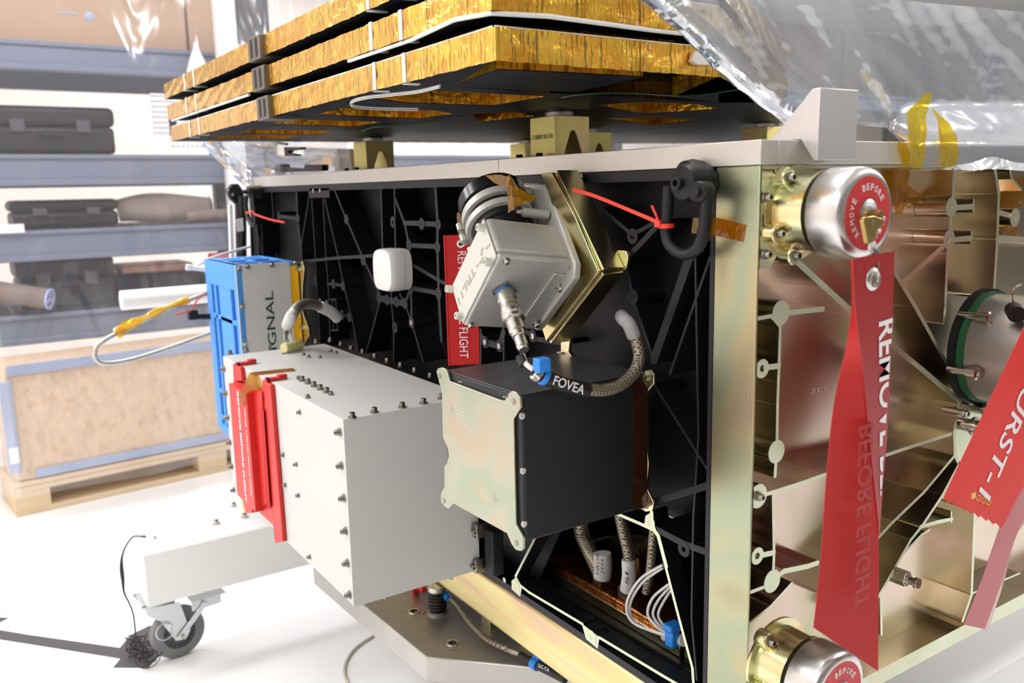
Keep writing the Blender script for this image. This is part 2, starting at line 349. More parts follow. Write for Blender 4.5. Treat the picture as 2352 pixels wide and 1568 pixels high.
def braid(name, a, b_, sc=520):
    m, t, b = nt(name); I = b.inputs; I['Metallic'].default_value = .75; I['Roughness'].default_value = .38
    g = N(t, 'ShaderNodeNewGeometry')
    out = []
    for s in ((1, 1, 1), (-1, 1, 1), ):
        mp = N(t, 'ShaderNodeMapping'); mp.inputs['Rotation'].default_value = (R(45)*s[0], R(45)*s[0], 0); t.links.new(g.outputs['Position'], mp.inputs[0])
        w = N(t, 'ShaderNodeTexWave', wave_type='BANDS'); w.inputs['Scale'].default_value = sc/6; w.inputs['Distortion'].default_value = 1; t.links.new(mp.outputs[0], w.inputs[0]); out.append(w)
    mu = N(t, 'ShaderNodeMath', operation='MAXIMUM'); t.links.new(out[0].outputs['Fac'], mu.inputs[0]); t.links.new(out[1].outputs['Fac'], mu.inputs[1])
    r = N(t, 'ShaderNodeValToRGB'); e = r.color_ramp.elements; e[0].position = .35; e[0].color = b_+(1,); e[1].position = .8; e[1].color = a+(1,)
    t.links.new(mu.outputs[0], r.inputs[0]); t.links.new(r.outputs[0], I['Base Color'])
    bp = N(t, 'ShaderNodeBump'); bp.inputs['Strength'].default_value = .7; bp.inputs['Distance'].default_value = .001; t.links.new(mu.outputs[0], bp.inputs['Height']); t.links.new(bp.outputs[0], I['Normal'])
    return m
M['braid'] = braid('metal_braid', (.38, .33, .25), (.07, .06, .045))  # braid colour darkened to carry the shade inside the window
M['braid_lt'] = braid('pale_metal_braid', (.72, .68, .58), (.32, .29, .23))

def text(parent, s, mt, o, d, up, length, height, name='lettering', bold=0, clip=None, align='CENTER'):
    """printed lettering: real glyph outlines a fraction of a millimetre proud of the surface"""
    c = bpy.data.curves.new('t', 'FONT'); c.body = s; c.align_x = 'LEFT'; c.offset = bold; c.resolution_u = 4
    ob = bpy.data.objects.new('t', c); COL.objects.link(ob)
    bpy.context.view_layer.update()
    me = bpy.data.meshes.new_from_object(ob.evaluated_get(bpy.context.evaluated_depsgraph_get()))
    bpy.data.objects.remove(ob); bpy.data.curves.remove(c)
    xs = [v.co.x for v in me.vertices]; ys = [v.co.y for v in me.vertices]
    x0, x1, y0, y1 = min(xs), max(xs), min(ys), max(ys)
    d = Vector(d).normalized(); up = Vector(up); up = (up-d*up.dot(d)).normalized(); n = d.cross(up)
    o = Vector(o); bm = bmesh.new(); bm.from_mesh(me); bpy.data.meshes.remove(me)
    ax = {'CENTER': .5, 'LEFT': 0, 'RIGHT': 1}[align]
    for v in bm.verts:
        v.co = o+d*((v.co.x-x0)/(x1-x0)-ax)*length+up*((v.co.y-y0)/(y1-y0)-.5)*height+n*.0002
    if clip:
        bmesh.ops.bisect_plane(bm, geom=bm.verts[:]+bm.edges[:]+bm.faces[:], plane_co=clip[0], plane_no=clip[1], clear_outer=True)
    r = bmesh.ops.extrude_face_region(bm, geom=bm.faces[:])
    bmesh.ops.translate(bm, verts=[g for g in r['geom'] if isinstance(g, bmesh.types.BMVert)], vec=n*.00015)
    bmesh.ops.recalc_face_normals(bm, faces=bm.faces)
    return finish(bm, name, mt, parent)

# bolt meshes (shared)
def bolt_mesh(name, r, h, m, wash=0):
    bm = NB()
    pr = [(0, h*.45), (r*.52, h*.45), (r*.52, h), (r*.88, h), (r, h*.86), (r, 0)]
    if wash: pr += [(r*1.0, wash), (r*1.45, wash), (r*1.45, 0)]
    pr[5:] = ([(r, wash), (r*1.45, wash), (r*1.45, 0)] if wash else [(r, 0)])
    lathe(bm, pr, (0, 0, 0), (0, 0, 1), 18, False, True)
    me = bpy.data.meshes.new(name); bm.to_mesh(me); bm.free()
    me.polygons.foreach_set('use_smooth', [True]*len(me.polygons)); me.set_sharp_from_angle(angle=R(35)); me.materials.append(m); return me
BOLT = bolt_mesh('washer_bolt', .0052, .0105, M['steel_dk'], .003)
BOLT_S = bolt_mesh('small_screw', .0038, .007, M['steel_dk'], .0015)
BOLT_M = bolt_mesh('silver_screw', .0042, .0075, M['steel'], .0018)
BOLT_C = bolt_mesh('cap_screw', .0062, .011, M['cam_plate'])
BOLT_L = bolt_mesh('large_bolt', .0085, .014, M['steel'], .003)
BOLT_F = bolt_mesh('flush_screw', .0040, .0012, M['steel'])
BOLT_K = bolt_mesh('black_screw', .006, .011, M['blk_matte'])
def bolt(parent, p, n, mesh=BOLT, name='bolt', sc=1):
    o = bpy.data.objects.new(name, mesh); COL.objects.link(o); o.parent = parent
    o.location = Vector(p)-Vector(ROOTLOC.get(parent.name, (0, 0, 0))); o.rotation_mode = 'QUATERNION'
    o.rotation_quaternion = Vector((0, 0, 1)).rotation_difference(Vector(n)); o.scale = (sc,)*3
    return o
Z1 = lambda x, y: (500+x/3.5636, 380+y/3.5636)
Z2 = lambda x, y: (1000+x/3.267, 380+y/3.267)
Z3 = lambda x, y: (450+x/2.528, 780+y/2.528)
Z4 = lambda x, y: (950+x/3.266, 820+y/3.266)
Z5 = lambda x, y: (750+x/2.585, 1200+y/2.585)
Z6 = lambda x, y: (1620+x/2.904, 360+y/2.904)
Z7 = lambda x, y: (1620+x/2.2145, 860+y/2.2145)
ZA = lambda x, y: (2050+x/3.92, 380+y/3.92)
ZB = lambda x, y: (2050+x/2.613, 640+y/2.613)
ZC = lambda x, y: (1000+x/3.734, 400+y/3.734)
ZP = lambda x, y: (370+x/3.733, y/3.733)
ZF = lambda x, y: (1700+x/3.607, y/3.607)

# ================================================================== THE ROOM
X0, X1, Y0, Y1 = -3.6, 9.5, -3.6, 6.2
b = NB(); bx(b, (X0, Y0, -.1), (X1, Y1, 0)); struct(b, 'floor', M['white_floor'])
b = NB(); bx(b, (X0, Y0, CEIL), (X1, Y1, CEIL+.1)); struct(b, 'ceiling', M['ceil'])
b = NB(); bx(b, (X0, Y1, 0), (X1, Y1+.1, CEIL)); struct(b, 'wall_back', M['wall'])
b = NB(); bx(b, (X0-.1, Y0, 0), (X0, Y1, CEIL)); struct(b, 'wall_left', M['wall'])
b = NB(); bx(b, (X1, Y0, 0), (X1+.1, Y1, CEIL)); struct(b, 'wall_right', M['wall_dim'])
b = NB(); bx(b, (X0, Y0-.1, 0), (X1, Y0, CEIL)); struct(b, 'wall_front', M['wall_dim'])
for i, (x, y) in enumerate(LAMPS):  # includes a housing for the added fill lamp
    t = thing('ceiling_light', 'white flush ceiling light panel above the clean room', 'ceiling light', (x, y, CEIL), 'ceiling light panels')
    b = NB()
    for s in (-1, 1):
        bx(b, (x-.6, y+s*.3-.02, CEIL-.06), (x+.6, y+s*.3+.02, CEIL-.0005)); bx(b, (x+s*.59-.02, y-.28, CEIL-.06), (x+s*.59+.02, y+.28, CEIL-.0005))
    finish(b, 'light_frame', M['white_pl'], t)
    b = NB(); bx(b, (x-.57, y-.28, CEIL-.05), (x+.57, y+.28, CEIL-.04)); finish(b, 'diffuser', M['lamp_on'], t)

# ---- curtain hanging in front of the racks
b = NB(); rows = []
nx = 150; xa, xb = -2.6, 3.4
for i in range(nx+1):
    x = xa+(xb-xa)*i/nx; y = 3.13+.022*math.sin(x*5.1)+.012*math.sin(x*13.7+1)+(.03 if abs(x+.76) < .05 else 0)
    rows.append([b.verts.new((x, y+.012*math.sin(k*1.3+x*3), .13+(2.75-.13)*k/12)) for k in range(13)])
for p, q in zip(rows, rows[1:]):
    for k in range(12): b.faces.new((p[k], q[k], q[k+1], p[k+1]))
cur = thing('vinyl_curtain', 'clear vinyl curtain hanging to just above the floor in front of the racks', 'curtain', (0, 3.13, 2.76))
finish(b, 'curtain_sheet', M['curtain'], cur)
b = NB(); cyl(b, (xa, 3.13, 2.77), (xb, 3.13, 2.77), .018, 12); 
for x in (-2.2, -.2, 1.6, 3.2): cyl(b, (x, 3.13, 2.77), (x, 3.13, CEIL-.001), .008, 8)
finish(b, 'curtain_rail', M['alu'], cur)

# ---- storage rack
RY = 3.8; RB = 4.6
def rack(x0, x1, label):
    t = thing('storage_rack', label, 'rack', (x0, RY, 0), 'storage racks')
    for zt, zb in ((1.995, 1.87), (1.50, 1.36), (1.16, 1.02), (.775, .64)):
        b = NB(); bx(b, (x0, RY, zb), (x1, RY+.05, zt)); bx(b, (x0, RY-.012, zb), (x1, RY, zb+.028)); bx(b, (x0, RY-.012, zt-.02), (x1, RY, zt))
        finish(b, 'front_beam', M['rack'], t, bevel=.004)
        b = NB(); bx(b, (x0, RB, zb), (x1, RB+.05, zt)); finish(b, 'rear_beam', M['rack'], t, bevel=.004)
        b = NB()
        for k in range(int((x1-x0)/.055)): cyl(b, (x0+.03+k*.055, RY+.04, zt-.004), (x0+.03+k*.055, RB, zt-.004), .006, 6)
        for k in range(9): cyl(b, (x0, RY+.1+k*.06, zt-.014), (x1, RY+.1+k*.06, zt-.014), .005, 6)
        finish(b, 'wire_deck', M['rack_dk'], t)
    for x in (x0, x1-.07):
        for y in (RY+.05, RB-.07):
            b = NB(); bx(b, (x, y, 0), (x+.07, y+.07, 2.5)); finish(b, 'upright', M['rack_dk'], t, bevel=.004)
        b = NB()
        for k in range(4):
            z = .25+k*.55; d = 1 if k % 2 else -1
            cyl(b, (x+.035, RY+.1, z if d > 0 else z+.5), (x+.035, RB, z+.5 if d > 0 else z), .018, 8)
        finish(b, 'end_brace', M['rack_dk'], t)
    return t
rack(-1.60, .62, 'blue-grey storage rack behind the clear curtain, holding black cases')
rack(.64, 3.0, 'blue-grey storage rack standing directly behind the equipment panels')
rack(3.02, 5.4, 'blue-grey storage rack seen through the silvery film, bay nearer the left')
rack(5.42, 7.8, 'blue-grey storage rack seen through the silvery film, bay furthest right')
Yc = RY+.08
def case(name, px0, py0, px1, py1, z, label, ridges=4):
    a = at(px0, (py0+py1)/2, 'y', Yc).x; c = at(px1, (py0+py1)/2, 'y', Yc).x; h = at((px0+px1)/2, py0, 'y', Yc).z-z
    t = thing(name, label, 'case', ((a+c)/2, Yc, z))
    b = NB(); bx(b, (a, Yc, z), (c, Yc+.38, z+h*.58)); finish(b, 'case_body', M['case'], t, bevel=.02)
    b = NB(); bx(b, (a-.006, Yc-.006, z+h*.58), (c+.006, Yc+.386, z+h)); finish(b, 'case_lid', M['case'], t, bevel=.025)
    for k in range(2):
        x = a+(c-a)*(.25+.5*k); b = NB(); bx(b, (x-.03, Yc-.022, z+h*.45), (x+.03, Yc-.004, z+h*.72)); finish(b, 'latch', M['rack_dk'], t, bevel=.004)
    b = NB(); tube(b, [(a+(c-a)*.42, Yc-.004, z+h*.42), (a+(c-a)*.43, Yc-.03, z+h*.40), (a+(c-a)*.57, Yc-.03, z+h*.40), (a+(c-a)*.58, Yc-.004, z+h*.42)], .008, 8); finish(b, 'handle', M['blk_matte'], t)
    return t
case('equipment_case', -40, 243, 262, 338, 1.505, 'large black hard case on the highest shelf seen in full, with latches')
case('equipment_case', 28, 458, 272, 518, 1.165, 'low flat black case on the middle shelf beside the rolled foam')
case('equipment_case', 40, 590, 262, 675, .78, 'black case on the lowest rack shelf above the plywood crate')
b = NB(); bx(b, (-1.2, Yc, 2.0), (.30, Yc+.5, 2.42)); t = thing('cardboard_box', 'long brown cardboard box on top of the rack under white plastic', 'box', (-.45, Yc, 2.0))
finish(b, 'box_body', M['box_card'], t, bevel=.008)
b = NB()
p = at(205, 37, 'y', Yc-.001); lathe(b, [(0, 0), (.022, 0), (.016, .001)], p, (0, -1, 0), 6); bx(b, (p.x-.13, Yc-.002, p.z+.004), (p.x-.05, Yc-.0005, p.z+.012))
finish(b, 'printed_mark', M['strap'], t)
b = NB(); bx(b, (.31, Yc, 2.0), (.54, Yc+.45, 2.30)); tag(finish(b, 'cardboard_box', M['box_card'], bevel=.008), 'small brown cardboard carton at the rack end behind the golden panels', 'box')
# white plastic wrap on top of the cardboard box
b = NB(); rows = []
for i in range(41):
    x = -.75+1.25*i/40
    rows.append([b.verts.new((x, Yc-.02+.52*k/8+.008*random.random(), 2.475+.02*math.sin(x*9+k)+.012*random.random())) for k in range(9)])
for p, q in zip(rows, rows[1:]):
    for k in range(8): b.faces.new((p[k], q[k], q[k+1], p[k+1]))
tag(finish(b, 'plastic_wrap', M['clearbag'], solid=.02), 'crumpled white plastic wrap lying on the long cardboard box', 'plastic wrap')
# rolls on shelf three
t = thing('foam_roll', 'large tan foam roll with spiral end on the middle shelf', 'roll', (-.05, Yc+.1, 1.165))
b = NB(); tube(b, [(-.075, Yc+.12, 1.235), (.03, Yc+.10, 1.245), (.2, Yc+.1, 1.24), (.36, Yc+.08, 1.235)], lambda s: .066-.010*math.cos(s*6), 18, 6); finish(b, 'roll_body', M['roll_lt'], t)
b = NB()
for k in range(3): tube(b, [(.362, Yc+.08+.055*math.cos(a_)*(1-k*.28), 1.235+.055*math.sin(a_)*(1-k*.28)) for a_ in [2*math.pi*j/12 for j in range(12)]], .004, 6, 3, True)
finish(b, 'roll_spiral', M['roll'], t)
b = NB(); tube(b, [(.22, Yc-.02, 1.195), (.34, Yc-.03, 1.20), (.52, Yc-.03, 1.195)], .03, 14, 6); tag(finish(b, 'cloth_roll', M['roll'], None), 'dark brown cloth roll in front of the tan foam roll', 'roll')
# low shelf: rolls, tubes and plastic
t = thing('cardboard_tube', 'brown cardboard tube with a pale blue end plug on the low shelf', 'tube', (-.62, Yc-.2, .79))
pe = at(113, 686, 'y', RY-.06); b = NB(); cyl(b, pe, pe+Vector((-.62, .32, .13)), .048, 24); finish(b, 'tube_body', M['roll'], t)
d_ = Vector((.62, -.32, -.13)).normalized()
b = NB(); lathe(b, [(.048, -.002), (.050, .006), (.040, .006), (.038, -.006), (0, -.006)], pe, d_, 24, False)
u_, v_, w_ = frame(d_)
for k in range(3):
    a_ = k*2.094+.5; q_ = pe+(u_*math.cos(a_)+v_*math.sin(a_))*.04+d_*.003; cyl(b, pe+d_*.003, q_, .004, 6)
finish(b, 'end_plug', M['strap'] if 0 else mat('pale_blue_plug', (.45, .55, .95), 0, .4), t)
b = NB(); tube(b, [(-1.05, RY+.12, .815), (-.85, RY+.09, .812), (-.66, RY+.07, .812)], .034, 14, 4); tag(finish(b, 'paper_roll', M['roll_lt']), 'loose tan paper roll below the plugged cardboard tube', 'roll')
b = NB(); bx(b, (-.13, Yc, .78), (.30, Yc+.35, .92)); tag(finish(b, 'parts_bin', M['blk_matte'], bevel=.02), 'dark bin on the low shelf right of the black case', 'bin')
b = NB(); bx(b, (-.1, Yc+.02, .925), (.24, Yc+.3, .965)); tag(finish(b, 'folded_sheet', mat('orange_brown_sheet', (.40, .20, .12), 0, .7), bevel=.01), 'flat orange-brown package lying on the dark bin', 'package')
b = NB(); bx(b, (.30, RY-.04, 1.025-.14), (.50, RY+.03, 1.01)); tag(finish(b, 'red_box', mat('red_carton', (.55, .07, .07), 0, .6), bevel=.006), 'small red carton hanging under the middle shelf, beside the body', 'box')
# white peg board and post
t = thing('perforated_board', 'white perforated board hanging on the rack behind the foil-edged panels', 'board', (.1, RY-.03, 1.35))
for (a0, a1, c0, c1) in ((345, 214, 408, 312), (384, 246, 480, 342)):
    A_ = at(a0, a1, 'y', RY-.03); B_ = at(c0, c1, 'y', RY-.03); b = NB(); bx(b, (A_.x, RY-.035, B_.z), (B_.x, RY-.02, A_.z)); sh = finish(b, 'board_sheet', M['white_pl'], t)
    b = NB()
    for i in range(8):
        for j in range(8):
            lathe(b, [(0, 0), (.004, 0), (.004, .0008)], (A_.x+(B_.x-A_.x)*(i+.5)/8, RY-.035, B_.z+(A_.z-B_.z)*(j+.5)/8), (0, -1, 0), 6, False, False)
    finish(b, 'holes', M['strap'], sh)
A_ = at(500, 100, 'y', 3.69); B_ = at(546, 100, 'y', 3.69)
b = NB(); bx(b, (A_.x, 3.69, 0), (B_.x, 3.75, 2.9)); tag(finish(b, 'white_post', M['white_beam'], bevel=.004), 'white upright post standing behind the foil-edged panels', 'post')
p = at(455, 165, 'y', RY-.05)
b = NB(); lathe(b, [(.012, -.09), (.05, -.07), (.055, .0), (.035, .06), (.012, .11), (.006, .14)], p, (0, .1, 1), 12); tag(finish(b, 'plastic_bag', M['clearbag']), 'small white plastic bag hanging on the rack beam beside the white post', 'bag')
p = at(20, 520, 'y', RY-.02)
b = NB(); bx(b, (p.x-.06, RY-.03, p.z-.03), (p.x+.06, RY-.013, p.z+.01)); tag(finish(b, 'shelf_label', M['paper']), 'white paper label at the left of the middle shelf beam', 'label')

# ---- OSB crate on a pallet
c0 = Vector((-.70, 3.27, 0)); c1 = Vector((.95, 3.44, 0)); dx = (c1-c0).normalized(); dy = Vector((-dx.y, dx.x, 0)); Lc = (c1-c0).length; Dc = .31
Zv = Vector((0, 0, 1))
t = thing('plywood_crate', 'strand board crate with blue-grey edge strips standing on a pallet', 'crate', c0+Zv*.145)
def cb(bb, u0, u1, v0, v1, z0, z1): obox(bb, c0+dx*u0+dy*v0+Zv*z0, dx*(u1-u0), dy*(v1-v0), Zv*(z1-z0))
b = NB(); cb(b, .02, Lc-.02, .01, Dc, .148, .63); finish(b, 'crate_body', M['osb'], t, bevel=.003)
for (a_, e_, z0, z1) in ((.03, Lc-.05, .595, .637), (.09, Lc-.05, .152, .188)):
    b = NB(); cb(b, a_, e_, -.004, .009, z0, z1); finish(b, 'edge_strip', M['strap'], t, bevel=.002)
b = NB(); cb(b, -.006, .038, -.012, .012, .19, .575); finish(b, 'corner_strip', M['strap'], t, bevel=.002)
b = NB(); cb(b, -.0, .034, -.016, -.012, .235, .30); finish(b, 'paper_label', M['paper'], t)
t2 = thing('wooden_pallet', 'pine pallet under the strand board crate', 'pallet', c0)
for v in (0, Dc/2-.05, Dc-.1):
    b = NB(); cb(b, 0, Lc, v, v+.1, 0, .022); finish(b, 'bottom_board', M['pine'], t2, bevel=.002)
    for u in (0, Lc*.46, Lc-.13):
        b = NB(); cb(b, u, u+.135, v, v+.1, .022, .10); finish(b, 'block', M['pine'], t2, bevel=.002)
b = NB(); cb(b, 0, Lc, 0, Dc, .10, .122); cb(b, 0, Lc, 0, Dc, .124, .145); finish(b, 'top_deck', M['pine'], t2, bevel=.002)
# ---- white tube lying on a stand behind the body
t = thing('white_tube', 'thick white plastic tube lying level behind the blue-sided unit', 'tube', (0, 2.4, .96))
a_ = at(277, 690, 'y', 2.4); b = NB(); cyl(b, a_, (1.0, 2.4, a_.z), .033, 32); finish(b, 'tube_body', M['white_pl'], t, bevel=.002)
b = NB(); cyl(b, (.6, 2.4, 0), (.6, 2.4, a_.z-.030), .02, 12); lathe(b, [(.15, 0), (.15, .012)], (.6, 2.4, 0), (0, 0, 1), 24); finish(b, 'stand', M['alu'], t)
# ---- floor marks
def mark(px, label):
    P = [at(x, y, 'z', .0005) for x, y in px]; b = NB(); poly(b, P, (0, 0, .0015)); tag(finish(b, 'floor_tape', M['tape_blk']), label, 'floor marking', 'dark floor markings')
mark([(-40, 1440), (0, 1447), (66, 1458), (275, 1488), (300, 1458), (343, 1437), (373, 1437), (378, 1490), (340, 1533), (260, 1533), (277, 1512), (0, 1468), (-40, 1460)], 'dark grey arrow tape on the floor pointing at the caster')
mark([(-40, 1416), (20, 1419), (-4, 1431), (-40, 1436)], 'dark grey tape corner at the left picture edge above the arrow tape')
mark([(2246, 1553), (2304, 1508), (2420, 1548), (2420, 1640), (2352, 1596)], 'dark square tape mark on the floor at the lower right corner')
mark([(2060, 1568), (2100, 1562), (2128, 1568), (2115, 1600), (2040, 1600)], 'dark tape mark on the floor under the gold panel edge')
b = NB(); tube(b, [at(x, y, 'z', .004) for x, y in ((858, 1460), (815, 1490), (792, 1530), (800, 1570), (840, 1610), (920, 1640), (1050, 1650))], .0045, 8)
tag(finish(b, 'tan_cord', M['tan_cord']), 'tan cord curling on the white floor beside the grey base plate', 'cord')

# ================================================================== DOLLY
bl = at(337, 1402, 'z', .205); yb = 1.647
dolly = t = thing('wheeled_dolly', 'white square-tube dolly leg under the equipment, resting on casters', 'dolly', (.6, 1.1, 0))
b = NB(); bx(b, (-.486, yb, .205), (2.0, yb+.16, .358)); finish(b, 'white_beam', M['white_beam'], t, bevel=.006)
b = NB(); bx(b, (.35, .25, .150), (.51, yb-.0005, .31)); finish(b, 'cross_beam', M['white_beam'], t, bevel=.006)
b = NB(); bx(b, (-.0, .25-.165, .205-.04), (1.6, .25-.0005, .31)); finish(b, 'near_beam', M['white_beam'], t, bevel=.006)
b = NB(); bx(b, (.25, .9, .3105), (.7, 1.4, .3148)); finish(b, 'mounting_plate', M['white_beam'], t, bevel=.006)
for q in ((537, 1163), (562, 1188), (497, 1203), (356, 1237), (331, 1234)):
    p = at(q[0], q[1], 'z', .358); bolt(t, p, (0, 0, 1), BOLT_L if q[0] > 360 else BOLT_M, 'nut', .9)
def caster(o, label, ang=.0):
    c = thing('caster_wheel', label, 'caster', o, 'dolly casters')
    O = Vector(o); H = O+Zv*.076; ax_ = Vector((.10, -1, 0)).normalized(); tr = Vector((1, .1, 0)).normalized()
    b = NB(); lathe(b, [(.045, -.017), (.060, -.019), (.072, -.014), (.0762, -.006), (.0762, .006), (.072, .014), (.060, .019), (.045, .017)], H, ax_, 48, False, False); finish(b, 'tyre', M['wheel'], c)
    b = NB(); lathe(b, [(0, -.012), (.046, -.012), (.048, .012), (.040, .013), (.038, .006), (.018, .006), (.015, .017), (0, .017)], H, ax_, 40, False, False)
    for k in range(6):
        a_ = k*math.pi/3; u_, v_, w_ = frame(ax_); q_ = u_*math.cos(a_)+v_*math.sin(a_); obox(b, H+q_*.014+ax_*.005-w_.cross(q_)*.002, q_*.028, ax_*.006, w_.cross(q_)*.004)
    finish(b, 'wheel_hub', M['wheel_hub'], c)
    for s, nm in ((1, 'fork_side'), (-1, 'fork_side')):
        b = NB(); off = ax_*(.030*s)
        prof = [tr*-.020+Zv*-.012, tr*.014+Zv*-.020, tr*.022+Zv*.010, tr*.050+Zv*.085, tr*.045+Zv*.112, tr*-.055+Zv*.112, tr*-.050+Zv*.09]
        prof = [tr*-.016+Zv*-.012, tr*.012+Zv*-.016, tr*.026+Zv*.006, tr*.004+Zv*.100, tr*-.090+Zv*.110, tr*-.086+Zv*.088, tr*-.052+Zv*.060]
        poly(b, [H+off+p_ for p_ in prof], ax_*(.003*s)); finish(b, nm, M['zinc'], c, bevel=.001)
    b = NB(); obox(b, H+tr*-.095-ax_*.033+Zv*.108, tr*.115, ax_*.066, Zv*.006); lathe(b, [(.03, 0), (.034, .006), (.03, .012)], H+tr*-.04+Zv*.1115, (0, 0, 1), 24); finish(b, 'swivel_head', M['zinc'], c)
    b = NB(); obox(b, H+tr*-.10-ax_*.045+Zv*.1245, tr*.12, ax_*.09, Zv*.0035); finish(b, 'top_plate', M['zinc'], c, bevel=.001)
    b = NB(); obox(b, H+ax_*.036+tr*-.004+Zv*-.012, tr*.085+Zv*.085, (tr*-.7+Zv*.7)*.016, ax_*.004); lathe(b, [(.008, 0), (.008, .008)], H+ax_*.036, ax_, 10); lathe(b, [(.008, 0), (.007, .007)], H+ax_*.038+tr*.068+Zv*.075, ax_, 10); finish(b, 'brake_link', M['zinc'], c, bevel=.001)
    b = NB(); obox(b, H+tr*.035-ax_*.035+Zv*.088, tr*.10+Zv*-.004, ax_*.07, Zv*.004+tr*.001); obox(b, H+tr*.035+ax_*.031+Zv*.060, tr*.085, ax_*.004, Zv*.03); finish(b, 'brake_pedal', M['zinc'], c, bevel=.0015)
    b = NB(); tube(b, [H+ax_*.040+tr*(-.045+.024*math.cos(a_))+Zv*(.030+.024*math.sin(a_)) for a_ in [k*math.pi/5 for k in range(10)]], .0018, 6, 3, True); finish(b, 'pull_ring', M['zinc'], c)
    bolt(c, H+ax_*.044, ax_, BOLT_M, 'axle_bolt')
    return c
cw = at(415, 1508, 'z', 0)
CW = (cw.x+.0, cw.y+.01, 0.0)
caster(CW, 'grey locking caster under the left end of the white beam')
caster((1.7, yb+.08, 0), 'grey caster under the far end of the white beam')
b = NB(); bx(b, (1.2, .1, 0), (1.34, .24, .1645)); bx(b, (.2, .1, 0), (.34, .24, .1645)); finish(b, 'levelling_foot', M['steel_plate'], t)
# black lead hanging from the beam with a coil on the floor
t = thing('black_lead', 'thin black lead hanging from the white beam into a tangled coil', 'cable', at(330, 1500, 'z', 0))
ys = at(282, 1300, 'y', yb+.06).y; L_ = [(335, 1233), (318, 1231), (305, 1233), (290, 1252), (281, 1275), (279, 1300), (282, 1330), (285, 1360), (297, 1385), (306, 1410), (310, 1440), (312, 1465)]
b = NB(); tube(b, [at(x, y, 'y', yb+.06+.002*i) for i, (x, y) in enumerate(L_)], lambda s: .0022+.0032*math.exp(-((s-.5)/.1)**2), 8); finish(b, 'lead_wire', M['rubber_black'], t)
b = NB()
random.seed(3)
cb0 = at(305, 1478, 'z', .02); cb1 = at(345, 1518, 'z', .02); dd = (cb1-cb0)
for k in range(17):
    c_ = cb0+dd*(random.random()*1.3-.2); a_ = random.random()*6.3; n_ = Vector((random.uniform(-1, 1), random.uniform(-1, 1), random.uniform(-.6, 1.2))).normalized(); u_, v_, w_ = frame(n_); rr = random.uniform(.018, .042)
    P = [c_+u_*rr*math.cos(a_+q*1.05)+v_*rr*random.uniform(.5, 1.1)*math.sin(a_+q*1.05) for q in range(6)]
    for p in P: p.z = max(.006, p.z+.012)
    tube(b, P, .0014, 5, 4, True)
finish(b, 'coil', M['rubber_black'], t)

# ================================================================== THE SATELLITE BODY
LB, WB, ZB_, ZR = 2.06, 1.7, .434, 1.322       # length, width, underside, underside of the top rail
bus = thing('spacecraft_body', 'open spacecraft body of machined panels, black ribbed on the left and golden on the right', 'spacecraft', (.8, 1.0, ZB_))
# top rail and deck
b = NB(); bx(b, (-.002, -.002, ZR), (.03, .5865, ZT)); bx(b, (-.002, .5875, ZR), (.03, LB, ZT)); finish(b, 'top_rail', M['alu'], bus, bevel=.0012)
b = NB(); bx(b, (.031, -.002, ZR), (WB, .03, ZT)); finish(b, 'top_rail', M['alu'], bus, bevel=.0012)
b = NB(); bx(b, (.031, .031, ZR), (WB, LB, ZT-.006)); finish(b, 'deck', M['alu'], bus)
# corner post
b = NB(); bx(b, (0, 0, .38), (.0036, .0722, ZR-.0005)); bx(b, (.0034, .0545, .38), (.055, .0720, ZR-.0006)); finish(b, 'corner_post', M['gold_post'], bus, bevel=.0015)
# left side: sill
b = NB(); bx(b, (-.003, .0725, ZB_), (.055, LB, .533)); finish(b, 'sill', M['gold_sill'], bus, bevel=.010, seg=3)
b = NB(); bx(b, (0, LB-.05, .534), (.055, LB, ZR-.0005)); finish(b, 'rear_post', M['blk_matte'], bus, bevel=.0015)
# ---- black panel on x = 0
win = [(1241, 1212), (1186, 1345), (1215, 1372), (1355, 1462), (1592, 1612), (1590, 1533), (1504, 1212), (1483, 1206), (1385, 1160), (1330, 1150)]
DP = .055
b = NB()
outer = [Vector((DP, .0725, .532)), Vector((DP, LB-.05, .532)), Vector((DP, LB-.05, ZR)), Vector((DP, .0725, ZR))]
hole = [at(x, y, 'x', 0)+Vector((DP, 0, 0)) for x, y in win]
for h in hole: h.z = max(h.z, .536)
for ring in (outer, hole):
    vs = [b.verts.new(p) for p in ring]
    for i in range(len(vs)): b.edges.new((vs[i], vs[(i+1) % len(vs)]))
bmesh.ops.triangle_fill(b, use_beauty=True, use_dissolve=False, edges=b.edges[:])
r = bmesh.ops.extrude_face_region(b, geom=b.faces[:]); bmesh.ops.translate(b, verts=[g for g in r['geom'] if isinstance(g, bmesh.types.BMVert)], vec=(.004, 0, 0)); bmesh.ops.recalc_face_normals(b, faces=b.faces)
finish(b, 'black_panel_skin', M['blk'], bus)
b = NB()
T = .0042
z1 = lambda L: [Z1(*p) for p in L]; z2 = lambda L: [Z2(*p) for p in L]; z4 = lambda L: [Z4(*p) for p in L]; z5 = lambda L: [Z5(*p) for p in L]
